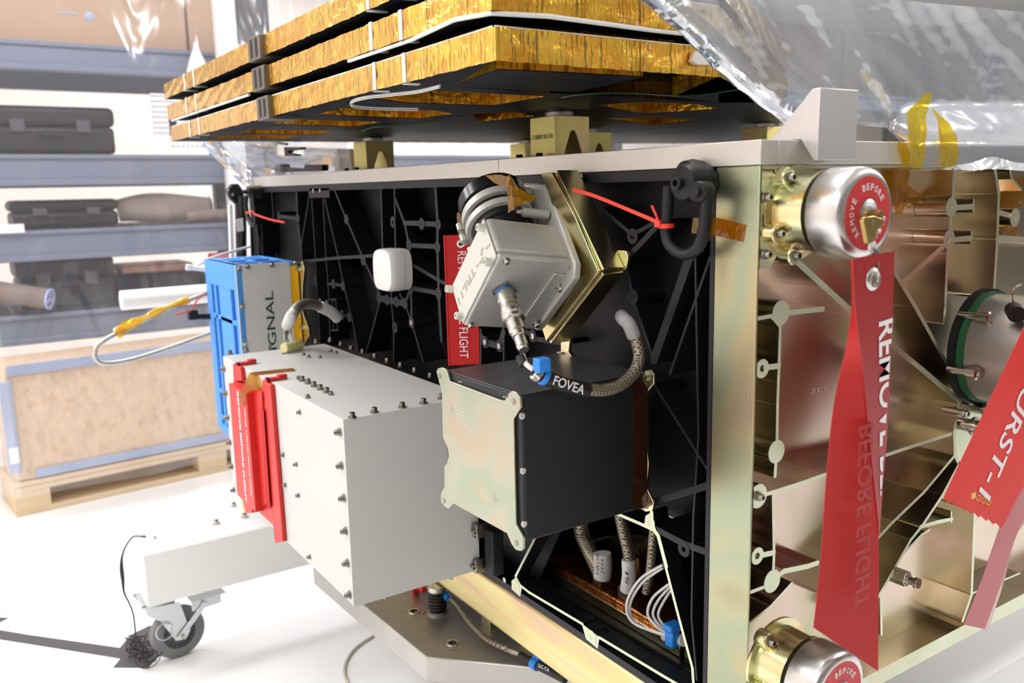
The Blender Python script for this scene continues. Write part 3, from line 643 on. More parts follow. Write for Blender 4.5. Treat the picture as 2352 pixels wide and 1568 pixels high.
P = [
 (z1([(645, 175), (652, 430), (685, 690), (685, 780)]), T*2.2), (z1([(745, 190), (745, 265), (675, 700)]), T), (z1([(768, 200), (770, 300), (800, 770), (812, 1000), (835, 1400), (835, 1480)]), T),
 (z1([(855, 190), (862, 300), (885, 760), (905, 1000), (920, 1430)]), T), (z1([(873, 200), (880, 300), (985, 750), (1030, 980), (1100, 1260), (1150, 1520)]), T*1.2),
 (z1([(942, 165), (1052, 440), (1190, 760), (1330, 1060)]), T*1.5), (z1([(690, 785), (985, 755), (1190, 745), (1290, 735)]), T*1.8), (z1([(1440, 735), (1572, 800), (1800, 935), (1900, 985)]), T*1.8),
 (z1([(1335, 165), (1350, 700)]), T*1.4), (z1([(1445, 165), (1455, 720)]), T*1.4), (z1([(1455, 280), (1532, 480), (1565, 650), (1580, 820), (1580, 1000), (1588, 1280)]), T*1.8),
 (z1([(1525, 470), (1668, 475), (1805, 482)]), T*2.4), (z1([(1780, 160), (1800, 480), (1797, 665), (1805, 935), (1808, 1045), (1830, 1430)]), T*2.2), (z1([(1565, 652), (1797, 665)]), T*2.2),
 (z1([(1580, 1002), (1808, 1045)]), T*2.2), (z1([(1320, 1085), (1385, 1100), (1462, 1115), (1532, 1130)]), T*3.2), (z1([(1330, 1105), (1215, 1530)]), T), (z1([(1422, 1030), (1424, 1150), (1440, 1330), (1440, 1600)]), T*1.1),
 (z1([(1490, 1050), (1532, 1130), (1585, 1285), (1680, 1600)]), T*1.1), (z1([(1580, 1002), (1532, 1130)]), T*2), (z1([(900, 970), (945, 970), (1025, 985)]), T*1.6), (z1([(985, 1215), (1020, 1222), (1078, 1240)]), T*1.8),
 (z1([(920, 1095), (965, 1097), (982, 1345), (930, 1350)]), T), (z1([(940, 1100), (947, 1340)]), T*.8), (z1([(500, 415), (660, 435)]), T*2.5), (z1([(312, 500), (365, 720)]), T), (z1([(358, 480), (370, 720)]), T*.8),
 (z1([(265, 480), (275, 760)]), T*1.5),
 (z2([(340, 1235), (340, 1600)]), T*1.2), (z2([(300, 1210), (372, 1325), (478, 1355), (510, 1250)]), T*3), (z2([(512, 1100), (512, 1600)]), T*1.2), (z2([(660, 1230), (750, 1300), (940, 1330)]), T*2),
 (z2([(1250, 330), (1478, 520), (1650, 425)]), T*1.4), (z2([(1440, 690), (1690, 425)]), T*2.0), (z2([(1430, 690), (1478, 990), (1640, 1460)]), T*1.1), (z2([(1905, 690), (1640, 1450)]), T*3.4), (z2([(2060, 690), (1760, 1560)]), T*.9),
 (z4([(1810, 1085), (2210, 962)]), T*2.4), (z4([(1800, 1280), (2025, 1400), (2215, 1470)]), T*2.4), (z4([(1800, 200), (2220, 870)]), T*.9),
 ([(1596, 560), (1604, 1000), (1592, 1190), (1588, 1420), (1600, 1560)], T*.8),
]
ribs(b, P, 'x', .0005, DP)
# outer frame strips of the panel
bx(b, (.0002, .0725, ZR-.016), (DP, LB-.05, ZR-.001)); bx(b, (.0002, .0725, .5335), (DP, .080, ZR)); bx(b, (.0002, .0725, .5335), (DP, LB-.05, .546))
for q in (Z1(1052, 440), Z1(1190, 775), Z1(1433, 462), Z1(1668, 478), Z1(1803, 482), Z1(1565, 652), Z1(1797, 668), Z1(1580, 1002), Z1(1808, 1045), Z1(1320, 1085), Z1(1385, 1100), Z1(1462, 1115), Z1(1532, 1130), Z1(945, 970), Z1(1025, 985),
          Z1(1020, 1222), Z1(1075, 1240), Z1(1450, 1325), Z1(1585, 1285), Z1(797, 940), Z1(500, 412), Z1(655, 430), Z2(1478, 530), Z2(20, 960), Z4(2025, 1440), Z2(1480, 985), Z2(372, 1325), Z2(478, 1355), Z2(730, 1280)):
    boss(b, q[0], q[1], 'x', 0, DP, .0115 if q[0] > 1000 else .0125, .0042)
bx(b, (.0002, at(*Z1(900, 0), 'x', 0).y, at(*Z1(860, 262), 'x', 0).z), (DP, at(*Z1(735, 0), 'x', 0).y, ZR-.01))
finish(b, 'black_rib_grid', [M['blk_rib'], M['blk']], bus, face=(-1, 0, 0))
for q in (Z1(783, 207), Z1(838, 205), Z1(840, 1102), Z1(893, 1115), Z1(1585, 1285), Z2(372, 1325), Z2(478, 1355), Z2(730, 1280), Z5(980, 292), Z5(1058, 340), (1262, 1463) if 0 else Z5(845, 195)):
    bolt(bus, at(q[0], q[1], 'x', -.0006), (-1, 0, 0), BOLT_F, 'flush_screw', 1.35)
# gold edged frame round the open window
b = NB()
G = .0052
ribs(b, [(z5([(1275, 18), (1122, 318)]), G), (z5([(1150, 372), (1200, 412), (1520, 602)]), G), (z5([(1620, 682), (1990, 905), (2110, 975)]), G), (z5([(1962, 62), (2080, 520), (2172, 862), (2180, 990)]), G), (z4([(1415, 1128), (1730, 1262)]), G), (z4([(1785, 1165), (1795, 1290), (1835, 1340)]), G*1.3),
         (z4([(1745, 1200), (1840, 1340), (1900, 1568)]), G*.8)], 'x', -.0004, .03)
for q, r_ in ((Z5(1127, 385), .012), (Z5(1575, 680), .012), (Z4(1772, 1240), .011), (Z5(1128, 350), .006)): boss(b, q[0], q[1], 'x', -.0005, .03, r_, .0045)
for L in ([Z5(1098, 345), Z5(1100, 395), Z5(1150, 440), Z5(1160, 380), Z5(1128, 322)], [Z5(1515, 598), Z5(1540, 690), Z5(1610, 748), Z5(1620, 680)], [Z4(1745, 1185), Z4(1730, 1250), Z4(1700, 1262), Z4(1825, 1320), Z4(1800, 1230), Z4(1790, 1160)]):
    ppx(b, L, 'x', -.0003, .02)
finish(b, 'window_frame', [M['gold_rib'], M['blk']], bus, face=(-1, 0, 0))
b = NB()
# inner pocket below the window (lower black channel) and its walls
ppx(b, [Z5(1150, 415), Z5(1160, 470), Z5(1560, 720), Z5(1610, 750), Z5(2050, 1010), Z5(2000, 920), Z5(1640, 700), Z5(1500, 600), Z5(1190, 415)], 'x', .02, .03)
finish(b, 'black_channel', M['blk'], bus)

# ---- golden panel on y = 0
DG = .05; XR = WB
b = NB(); bx(b, (.0037, DG, .52), (XR, DG+.004, ZR)); finish(b, 'gold_panel_skin', M['gold_panel'], bus)
g6 = lambda L: [Z6(*p) for p in L]; g7 = lambda L: [Z7(*p) for p in L]; ga = lambda L: [ZA(*p) for p in L]; gb = lambda L: [ZB(*p) for p in L]
W1 = .0042
b = NB(); bside = NB()
PG = [
 (g6([(350, 1078), (440, 1062), (500, 1130), (492, 1400), (488, 1500)])+g7([(368, 150), (365, 330)]), W1*1.2), (g6([(560, 1040), (785, 1015)]), W1*1.6), (g6([(560, 1050), (500, 1130)]), W1), (g7([(362, 395), (355, 515)]), W1*1.3),
 (g6([(400, 1405), (490, 1395)]), W1*1.8), (g7([(345, 600), (350, 905), (346, 1010)]), W1*1.2), (g7([(290, 918), (348, 905)]), W1*1.8), (g7([(235, 1105), (300, 1080), (340, 1050)]), W1*1.2), (g7([(340, 1050), (400, 1000), (520, 975), (570, 958)]), W1*1.8),
 (g7([(270, 620), (345, 598), (480, 555), (600, 512)])+[(1960, 1069), (2026, 1048), (2110, 1020), (2184, 997)], W1*1.3),
 ([(2203, 921), (2120, 850), (2050, 793), (1960, 718), (1885, 650), (1830, 600)], W1*2.0), ([(2208, 893), (2150, 790), (2100, 700), (2055, 625), (2010, 555)], W1*1.6),
 (gb([(432, 700), (400, 745), (385, 830), (370, 920), (375, 1060), (400, 1110)]), W1*1.5), (gb([(375, 1060), (190, 1280), (0, 1462)])+[(2022, 1230), (1960, 1300), (1900, 1370)], W1*1.3), (gb([(400, 1110), (300, 1300), (180, 1480), (110, 1568)])+[(2020, 1366), (1985, 1430)], W1*1.4),
 (g7([(893, 1110), (897, 1320)]), W1*1.2), (g7([(1095, 775), (1180, 750), (1255, 735)]), W1*1.5), (g7([(1252, 700), (1252, 750)]), W1*.9), (g7([(1000, 920), (1100, 815), (1140, 790)]), W1*1.0),
 (g7([(1372, 690), (1355, 1120), (1310, 1250)]), W1*1.7), (g7([(1600, 1010), (1352, 1115)]), W1*.8),
 (ga([(557, 30), (545, 280), (530, 375), (520, 590), (510, 665), (495, 780), (475, 1290), (460, 1415)]), W1*1.5), (ga([(580, 378), (725, 370)]), W1*2.0), (ga([(733, 310), (726, 412)]), W1*.9), (ga([(555, 668), (708, 655)]), W1*2.0), (ga([(712, 600), (707, 695)]), W1*.9),
 (ga([(490, 700), (85, 1055)]), W1*2.0), (ga([(925, 40), (958, 250), (945, 650), (912, 1180)]), W1*1.8), (ga([(965, 425), (1070, 455), (1103, 468)]), W1*2), (ga([(945, 655), (1184, 668)])+[(2500, 560)], W1*2.4), (ga([(1060, 50), (1070, 110), (1160, 220)]), W1),
 (g7([(235, 1255), (330, 1180), (440, 1060)]), W1*.8),
]
ribs(b, PG, 'y', .0005, DG)
bx(b, (.0037, 0, .52), (XR, DG, .5465)); bx(b, (.0037, 0, ZR-.005), (XR, DG, ZR-.0006))
for x, y, r_ in ((*Z6(505, 1040), .0165), (*Z7(362, 392), .0160), (*Z7(340, 1050), .0165)): boss(b, x, y, 'y', 0, DG, r_)
for x, y, r_ in ((*Z6(380, 1412), .0125), (*Z7(265, 922), .0120), (*Z7(270, 618), .0165), (*ZA(530, 375), .0150), (*ZA(510, 665), .0150), (*ZA(1103, 468), .0150)): boss(b, x, y, 'y', -.0003, DG, r_, .0045)
# cap mounting flange plate and hub at the fan
ppx(b, g6([(362, 95), (362, 745), (430, 745), (510, 600), (430, 590), (378, 520), (378, 390), (430, 345), (490, 330), (520, 250), (500, 100)]), 'y', .0002, .02)
bmesh.ops.bisect_plane(b, geom=b.verts[:]+b.edges[:]+b.faces[:], plane_co=(.0037, 0, 0), plane_no=(-1, 0, 0), clear_outer=True)
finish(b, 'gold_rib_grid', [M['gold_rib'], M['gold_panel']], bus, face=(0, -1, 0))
# flange the caps bolt to, and big round ring of the far port
bolt(bus, at(*Z7(270, 618), 'y', -.001), (0, -1, 0), BOLT_S, 'bolt', 1.2)
# far port fan bracket
b = NB(); ppx(b, gb([(430, 700), (470, 610), (560, 640), (620, 760), (600, 900), (520, 1000), (420, 1110), (380, 1060), (372, 920), (388, 820)]), 'y', .012, .022); finish(b, 'port_bracket', M['gold_rib'], bus, bevel=.001)
for q, s in ((ZB(485, 885), 1.25), (ZB(560, 785), 1.1), (ZB(425, 805), .6)):
    p = at(q[0], q[1], 'y', -.018); bolt(bus, p, (0, -1, 0), BOLT_L, 'bolt', s); bb = NB(); cyl(bb, p, p+Vector((0, .032, 0)), .0085*s, 16); finish(bb, 'bolt_collar', M['steel'], bus)
p = at(*Z7(1030, 1042), 'y', -.02)
b = NB(); cyl(b, p+Vector((0, .07, 0)), p, .0125, 6); cyl(b, p, p+Vector((0, -.012, 0)), .006, 16); cyl(b, p+Vector((0, -.012, 0)), p+Vector((0, -.018, 0)), .0085, 20); finish(b, 'fill_valve', M['nickel'], bus, bevel=.0006)
text(bus, '-E3 BLY E', M['etch_lt'], at(*Z7(575, 78), 'y', DG-.0004), (1, 0, .04), (0, 0, 1), .035, .008, 'etched_mark')
# inside: avionics seen through the window
b = NB(); bx(b, (.5, .0755, .55), (.51, 1.4, ZR-.02)); bx(b, (.0595, .0755, .535), (.5, 1.4, .542)); bx(b, (.0595, 1.4, .55), (.5, 1.41, ZR-.02)); finish(b, 'inner_shear_panel', M['blk'], bus)
# ---- feet between body and base plate
zp = .37
b = NB()
A_ = at(978, 1509, 'z', zp); B_ = at(760, 1335, 'z', zp); D_ = at(1226, 1533, 'z', zp); F_ = A_+(D_-A_)*3.2
pts = [A_, B_+Vector((0, .12, 0)), Vector((.02, 1.62, zp)), Vector((.95, 1.62, zp)), Vector((1.05, .5, zp)), Vector((F_.x+.2, F_.y-.02, zp)), F_]
for p in pts: p.z = zp
base = thing('base_plate', 'thick grey steel base plate under the spacecraft body with countersunk holes', 'plate', (.5, .9, .31))
poly(b, pts, (0, 0, -.055)); finish(b, 'plate', M['steel_plate'], base, bevel=.004)
for q in (Z5(520, 530), Z5(748, 718)):
    p = at(q[0], q[1], 'z', zp)
    b = NB(); lathe(b, [(.0, .0003), (.0085, .0003), (.0085, .003), (.0125, .0034), (.0135, .0005)], p, (0, 0, 1), 32, False, False); lathe(b, [(.0235, .0002), (.0245, .0006), (.0255, .0002)], p, (0, 0, 1), 40, False, False); finish(b, 'bushing', M['steel'], base)
    b = NB(); lathe(b, [(0, .0006), (.0085, .0006)], p, (0, 0, 1), 24, False, False); finish(b, 'bushing_bore', M['blk_matte'], base)
def isolator(p, label):
    t = thing('spring_mount', label, 'spring mount', p, 'spring mounts under the body')
    b = NB(); P_ = [Vector(p)+Vector((.018*math.cos(a_*.7), .018*math.sin(a_*.7), .006+.046*a_/54)) for a_ in range(54)]
    tube(b, P_, .0034, 8, 2); finish(b, 'coil_spring', M['spring'], t)
    b = NB(); lathe(b, [(.022, 0), (.024, .006), (.012, .008)], p, (0, 0, 1), 24); lathe(b, [(.012, .05), (.022, .053), (.022, .0635)], p, (0, 0, 1), 24); cyl(b, Vector(p), Vector(p)+Zv*.06, .009, 16); finish(b, 'spring_seat', M['steel'], t)
ip = at(1006, 1404, 'z', zp); ip.z = zp+.0002
isolator(ip, 'black coil spring mount between grey base plate and gold sill')
for d_ in ((.30, .55), (.75, .42), (.7, 1.4)): isolator(Vector((d_[0], d_[1], zp+.0002)), 'black coil spring mount deeper under the body')
b = NB(); q = at(*Z5(575, 398), 'x', ip.x); cyl(b, q+Vector((0, .035, 0)), q+Vector((0, -.004, 0)), .0068, 14); cyl(b, q+Vector((0, .022, 0)), q+Vector((0, .018, 0)), .009, 14)
bx(b, (q.x-.008, q.y+.036, zp+.001), (q.x+.008, q.y+.046, q.z+.008)); tag(finish(b, 'red_damper', M['red_tie']), 'small red damper rod beside the spring on the grey base plate', 'damper')
b = NB(); L_ = [Z5(640, 352), Z5(700, 420), Z5(770, 480), Z5(850, 590), Z5(950, 690), Z5(1060, 745), Z5(1160, 790)]
def onplane(L, ax, vs): return [at(x, y, ax, v) for (x, y), v in zip(L, vs)]
cab = thing('braided_ground_cable', 'tan braided cable running under the gold sill over the base plate', 'cable', at(*L_[3], 'z', .385))
tube(b, onplane(L_, 'z', [.425, .415, .405, .395, .39, .39, .385]), .0062, 10); finish(b, 'cable_braid', M['braid'], cab)
b = NB(); L_ = [Z5(1150, 788), Z5(1230, 835), Z5(1320, 880), Z5(1420, 930)]; tube(b, onplane(L_, 'z', [.385, .385, .385, .385]), .0085, 12); finish(b, 'cable_sleeve', M['rubber_black'], cab)
p0, p1 = at(*Z5(1225, 830), 'z', .385), at(*Z5(1255, 848), 'z', .385)
b = NB(); cyl(b, p0, p1, .0115, 16); obox(b, p0+Zv*.008, (p1-p0), Vector((.008, 0, 0)), Zv*.008); finish(b, 'blue_tie', M['blue_clip'], cab)
p0, p1 = at(*Z5(703, 425), 'z', .413), at(*Z5(728, 452), 'z', .411)
b = NB(); cyl(b, p0, p1, .0082, 16); finish(b, 'blue_tie', M['blue_clip'], cab)
text(cab, 'LLC-CA', M['white_txt'], at(*Z5(1290, 862), 'z', .394)+Vector((0, 0, .001)), at(*Z5(1320, 880), 'z', .394)-at(*Z5(1260, 850), 'z', .394), Zv, .028, .008)
b = NB()
for (u, v) in ((.045, .74), (.075, .63), (.12, .56)):
    bx(b, (u, v, zp+.0003), (u+.05, v+.035, zp+.028)); cyl(b, (u+.012, v+.017, zp+.028), (u+.012, v+.017, zp+.036), .006, 6)
finish(b, 'clamp_block', M['gold_part'], base, bevel=.0015)

# ---- interior avionics
def px_x(L, v): return [at(x, y, 'x', v) for x, y in L]
t = thing('avionics_box', 'copper-taped gold avionics box inside the open window of the body', 'electronics box', (.2, .4, .543))
zs = max(.575, at(1384, 1352, 'x', .11).z)
b = NB(); bx(b, (.090, .23, .543), (.34, .60, zs)); finish(b, 'box_body', M['copper'], t, bevel=.003)
b = NB(); bx(b, (.083, .21, .543), (.0895, .60, zs-.012)); finish(b, 'gold_flange', M['gold_part'], t, bevel=.001)
for q in ((1383, 1300), (1442, 1315)):
    p = at(q[0], 1340, 'x', .112); b = NB(); bx(b, (p.x-.014, p.y-.012, zs+.0005), (p.x+.014, p.y+.012, zs+.022)); finish(b, 'connector_shell', M['steel_dk'], t, bevel=.002)
b = NB(); bx(b, (.072, .088, .543), (.082, .19, .60)); tag(finish(b, 'connector_block', M['gold_part'], bevel=.002), 'small gold connector block at the right corner of the open window', 'electronics box')
cabs = [([(1330, 1150), (1335, 1220), (1352, 1260), (1370, 1300), (1384, 1330)], .110, .014, 'braid', 'thick braided cable with the handwritten label HROR JTM'),
        ([(1420, 1160), (1432, 1220), (1444, 1270), (1446, 1310), (1444, 1340)], .110, .0105, 'braid', 'thin braided cable with the handwritten label SI'),
        ([(1505, 1190), (1500, 1230), (1497, 1270), (1492, 1320), (1484, 1360)], .085, .0075, 'braid', 'braided cable hanging nearest the right window edge'),
        ([(1270, 1290), (1320, 1285), (1380, 1262), (1450, 1258), (1490, 1262)], .27, .026, 'braid', 'thick braided bundle crossing behind the upright cables')]
for L, v, r_, m_, lab in cabs:
    c_ = thing('braided_cable', lab, 'cable', at(*L[2], 'x', v), None)
    b = NB(); tube(b, px_x(L, v), r_, 14, 6); finish(b, 'cable_braid', M[m_], c_)
    if 'HROR' in lab:
        b = NB(); tube(b, px_x([(1383, 1270), (1385, 1300), (1383, 1325)], v-.003), .0165, 16, 5); finish(b, 'white_label', M['tape_white'], c_)
        o_ = at(1380, 1297, 'x', v-.022); text(c_, 'HROR', M['blk_matte'], o_+Vector((-.002, .007, 0)), (0, 0, 1), (0, 1, 0), .040, .009, 'handwriting'); text(c_, 'JTM', M['blk_matte'], o_+Vector((-.002, -.008, 0)), (0, 0, 1), (0, 1, 0), .026, .008, 'handwriting')
    if 'SI' in lab:
        b = NB(); tube(b, px_x([(1444, 1285), (1445, 1320), (1440, 1355)], v-.003), .0128, 14, 5); finish(b, 'white_label', M['tape_white'], c_)
        text(c_, 'SI', M['blk_matte'], at(1440, 1328, 'x', v-.0175), (0, 0, 1), (0, 1, 0), .022, .009, 'handwriting')
t = thing('white_wire_loom', 'loops of white wires tied with a blue clip in the window corner', 'wires', at(1500, 1400, 'x', .07))
for i, L in enumerate(([(1522, 1297), (1470, 1330), (1440, 1385), (1455, 1430), (1530, 1458)], [(1523, 1303), (1475, 1338), (1447, 1390), (1462, 1432), (1532, 1462)], [(1538, 1340), (1500, 1372), (1488, 1410), (1510, 1440), (1535, 1456)], [(1541, 1345), (1512, 1378), (1500, 1410), (1516, 1438), (1537, 1456)], [(1543, 1352), (1522, 1385), (1512, 1412), (1524, 1436), (1540, 1456)])):
    b = NB(); tube(b, px_x(L, .045+.006*i), .0024, 8, 8); finish(b, 'wire', M['white_wire'], t)
b = NB(); tube(b, px_x([(1528, 1458), (1550, 1466), (1572, 1470)], .062), .010, 12, 4); finish(b, 'wire_bundle', M['white_wire'], t)
p = at(1540, 1450, 'x', .048); b = NB(); bx(b, (p.x-.006, p.y-.011, p.z-.025), (p.x+.012, p.y+.008, p.z+.012)); bx(b, (p.x-.012, p.y-.014, p.z+.004), (p.x+.014, p.y+.006, p.z+.016)); finish(b, 'blue_clip', M['blue_clip'], t, bevel=.003)
t = thing('connector_fitting', 'small brass coaxial fitting behind the braided cables in the window', 'fitting', at(1467, 1310, 'x', .22))
b = NB(); p = at(1467, 1275, 'x', .22); q = at(1467, 1345, 'x', .22); lathe(b, [(.007, 0), (.007, .02), (.010, .02), (.010, .034), (.007, .034), (.007, .06)], q, p-q, 14); finish(b, 'fitting_body', M['brass'], t)

def hit(px, py, P_, n):
    d = ray(px, py); n = Vector(n); return CAM+d*((Vector(P_)-CAM).dot(n)/d.dot(n))
mX, mY = Vector((-1, 0, 0)), Vector((0, -1, 0))
# ================================================================== GREY BOX
gx, gy0, gy1, gz0, gz1 = -.2975, .643, 1.392, .569, .914
t = thing('instrument_box', 'large light-grey bolted instrument box on the black panel, red cover on its end', 'instrument', (-.16, 1.0, gz0))
b = NB(); bx(b, (gx, gy0, gz0), (-.036, gy1, gz1)); finish(b, 'housing', M['paint'], t, bevel=.0012)
b = NB(); bx(b, (gx-.001, gy0-.0025, gz0-.001), (-.034, gy0, gz1+.001)); finish(b, 'side_plate', M['paint'], t, bevel=.0006)
def zc(L, ax, v): return [at(*Z3(x, y), ax, v) for x, y in L]
for L, ax, v, n, me in (
    ([(908, 455), (1037, 425), (1198, 395), (1322, 372)], 'z', gz1, Zv, BOLT),
    ([(1425, 345)], 'z', gz1, Zv, BOLT),
    ([(198, 85), (293, 72), (425, 55), (700, 18), (782, 10), (843, 35), (903, 58), (970, 80), (1040, 105), (1112, 132), (1190, 158), (1272, 188), (1363, 220)], 'z', gz1, Zv, BOLT),
    ([(652, 255), (686, 272), (722, 290), (760, 307), (618, 240)], 'z', gz1, Zv, BOLT),
    ([(595, 228), (785, 320), (650, 338), (625, 90), (655, 103), (720, 106), (782, 70), (815, 80)], 'z', gz1, Zv, BOLT_S),
    ([(838, 535), (848, 730), (862, 918), (873, 1108), (883, 1295), (896, 1478)], 'x', gx, mX, BOLT),
    ([(125, 145), (137, 283), (150, 422), (158, 560), (170, 697), (182, 831)], 'x', gx, mX, BOLT),
    ([(605, 420), (510, 668), (585, 723), (522, 843), (598, 903), (663, 1259)], 'x', gx, mX, BOLT_S)):
    for p in zc(L, ax, v):
        if ax == 'x' and p.y > gy1-.006: p.y = gy1-.008
        bolt(t, p, n, me)
for q in ((975, 1537), (1098, 1497), (1365, 1415), (1478, 1382)):
    p = at(*Z3(q[0], q[1]-14), 'y', gy0+.014); p.z = gz0; bolt(t, p, -Zv, BOLT)
for q in ((1110, 1212), (1108, 1292)):
    p = at(q[0], q[1], 'x', -.03); b = NB(); bx(b, (-.05, p.y-.008, p.z-.016), (-.0006, p.y+.022, p.z+.012)); finish(b, 'mounting_lug', M['steel_dk'], t, bevel=.002); bolt(t, (-.05, p.y+.002, p.z-.002), (-.35, -1, 0), BOLT)
b = NB(); bx(b, (-.0355, gy0+.02, gz0+.02), (-.0008, gy1-.02, gz1-.03)); finish(b, 'mounting_frame', M['blk_matte'], t)
b = NB(); bx(b, (-.033, gy0-.05, gz0+.0), (-.0065, gy0-.02, gz0+.09)); finish(b, 'mounting_bracket', M['blk_matte'], t, bevel=.003)
# red protective cover
def gp(x, y, v=gx): return at(*Z3(x, y), 'x', v)
t = thing('red_cover', 'red printed protective cover clipped on the grey box, lettered REMOVE BEFORE FLIGHT', 'cover', gp(330, 600))
g0 = gx-.0015
def gpoly(bm, L, v0, v1): poly(bm, [at(*Z3(x, y), 'x', v0) for x, y in L], Vector((v1-v0, 0, 0)))
cv = lambda L, th, nm, be=.001: finish((lambda B: (gpoly(B, L, g0-th, g0), B)[1])(NB()), nm, M['red_paint'], t, bevel=be)
cv([(385, 235), (432, 262), (505, 1172), (458, 1180), (418, 800)], .008, 'frame_strip')
cv([(328, 296), (400, 330), (392, 385), (330, 350)], .008, 'frame_strip')
cv([(380, 945), (450, 985), (455, 1085), (352, 985)], .008, 'frame_strip')
cv([(214, 138), (258, 160), (268, 240), (218, 240)], .008, 'frame_strip')
cv([(270, 920), (325, 975), (328, 1005), (288, 1008)], .008, 'frame_strip')
# raised body
F0 = [gp(*q, gx-.028) for q in ((190, 252), (292, 315), (346, 1002), (240, 902))]
b = NB(); poly(b, F0, (.0265, 0, 0)); finish(b, 'cover_body', M['red_paint'], t, bevel=.0015)
b = NB(); gpoly(b, [(216, 240), (380, 300), (415, 950), (345, 985), (240, 890)], g0-.012, g0-.0002); finish(b, 'cover_base', M['red_paint'], t, bevel=.001)
b = NB(); gpoly(b, [(372, 395), (392, 408), (432, 975), (412, 970)], g0-.0125, g0-.0123); finish(b, 'window_slot', M['red_cloth'], t)
def onf(x, y): return gp(x, y, gx-.0282)
def txt_line(parent, s, q0, q1, pl, mt, h, nm='lettering', bold=0):
    a_, e_ = pl(*q0), pl(*q1); text(parent, s, mt, (a_+e_)/2, e_-a_, Vector((0, -1, 0)), (e_-a_).length, h, nm, bold)
txt_line(t, 'REMOVE BEFORE FLIGHT', (242, 300), (293, 945), onf, M['white_txt'], .0135, bold=.03)
txt_line(t, 'GEIGER TUBE PROTECTIVE COVER', (284, 398), (323, 908), onf, M['white_txt'], .0072, bold=.02)
for L in ([(212, 150), (240, 152)], [(386, 240), (425, 245)]):
    p = at(*Z3(L[0][0]+8, L[0][1]), 'z', gz1+.001); q = at(*Z3(L[0][0]+92, L[0][1]-8), 'z', gz1+.001)
    b = NB(); bx(b, (gx-.009, p.y-.012, gz1+.0008), (gx+.032, p.y+.004, gz1+.0075)); bx(b, (gx-.009, p.y-.012, gz1-.03), (gx-.0015, p.y+.004, gz1+.0075)); bx(b, (gx+.018, p.y-.010, gz1+.0008), (gx+.036, p.y+.006, gz1+.011)); finish(b, 'clip', M['red_paint'], t, bevel=.0012)
# tapes on the grey box
b = NB(); zt_ = gz1+.0006
L0 = [at(*Z3(x, y), 'z', zt_) for x, y in ((312, 190), (560, 164), (583, 180), (335, 208))]; poly(b, L0, (0, 0, .0003))
tp = finish(b, 'amber_tape', M['kapton_tape'], None); tag(tp, 'amber tape strip from the grey box top down onto the red cover', 'tape')
b = NB(); A_ = [at(*Z3(312, 192), 'z', zt_), gp(285, 250, gx-.016), gp(255, 300, gx-.0295), gp(262, 380, gx-.0295)]; B_ = [at(*Z3(352, 206), 'z', zt_), gp(362, 285, gx-.018), gp(290, 310, gx-.0297), gp(283, 385, gx-.0297)]
ribbon(b, A_, B_); finish(b, 'tape_tail', M['kapton_tape'], tp)
b = NB(); ribbon(b, [gp(262, 925, gx-.010), gp(272, 990, gx-.006)], [gp(276, 925, gx-.010), gp(286, 1000, gx-.006)]); tag(finish(b, 'yellow_tape', M['amber']), 'small yellow tape end at the bottom corner of the red cover', 'tape')

# cable into yellow connector
t = thing('connector_cable', 'braided cable with white sleeve ending in a pale yellow connector on the grey box', 'cable', at(672, 800, 'z', gz1))
cx_ = at(672, 803, 'z', gz1+.004)
L_ = [Z1(985, 1250), Z1(930, 1200), Z1(840, 1155), Z1(750, 1130), Z1(670, 1150), Z1(610, 1220), Z1(580, 1290)]
V_ = [-.01, -.03, -.06, -.10, -.14, -.17, cx_.x]
b = NB(); tube(b, onplane(L_, 'x', V_), .0125, 14); finish(b, 'cable_braid', M['braid_lt'], t)
b = NB(); tube(b, onplane(L_[:3], 'x', V_[:3]), .0145, 14); finish(b, 'white_sleeve', M['tape_white'], t)
b = NB(); tube(b, onplane([Z1(608, 1225), Z1(590, 1262), Z1(570, 1305)], 'x', [-.172, -.18, cx_.x]), .0142, 14); finish(b, 'white_sleeve', M['tape_white'], t)
b = NB(); tube(b, onplane([Z1(572, 1300), Z1(562, 1335), Z1(575, 1360)], 'x', [cx_.x]*3), lambda s: .013-.004*s, 12); finish(b, 'frayed_braid', M['steel_dk'], t)
for i in range(6):
    b = NB(); a_ = at(*Z1(548+9*i, 1350), 'x', cx_.x); e_ = at(*Z1(548+15*i, 1470), 'x', cx_.x); tube(b, [a_, (a_+e_)/2+Vector((.004*(-1)**i, .003, 0)), e_], .0015, 6, 5); finish(b, 'wire', M['white_wire'] if i % 3 else M['green'], t)
a_ = at(*Z1(540, 1495), 'z', gz1+.014); e_ = at(*Z1(683, 1462), 'z', gz1+.014)
b = NB(); cyl(b, a_, e_, .0125, 20); finish(b, 'connector_hood', M['yellow_conn'], t, bevel=.002)
b = NB(); cyl(b, a_-(e_-a_)*.12-Zv*.012, a_+(e_-a_)*.05-Zv*.012, .0015, 6); cyl(b, e_, e_+(e_-a_)*.3-Zv*.008, .0016, 6); cyl(b, e_, e_+(e_-a_)*.12, .006, 10); finish(b, 'screw_lock', M['steel_dk'], t)

# ================================================================== BLUE SIDED UNIT
by0, by1, bz1, bz0, bX = 1.597, 1.921, 1.115, .60, -.192
t = thing('antenna_unit', 'unit with bright blue ribbed covers and a white plate lettered SIGNAL', 'instrument', (-.1, 1.75, bz0))
b = NB(); bx(b, (bX+.007, by0+.004, bz0+.004), (-.020, by1, bz1-.005)); finish(b, 'core', M['blue_shaded'], t)
def Zd(x, y): return (400+x/5.228, 560+y/5.228)
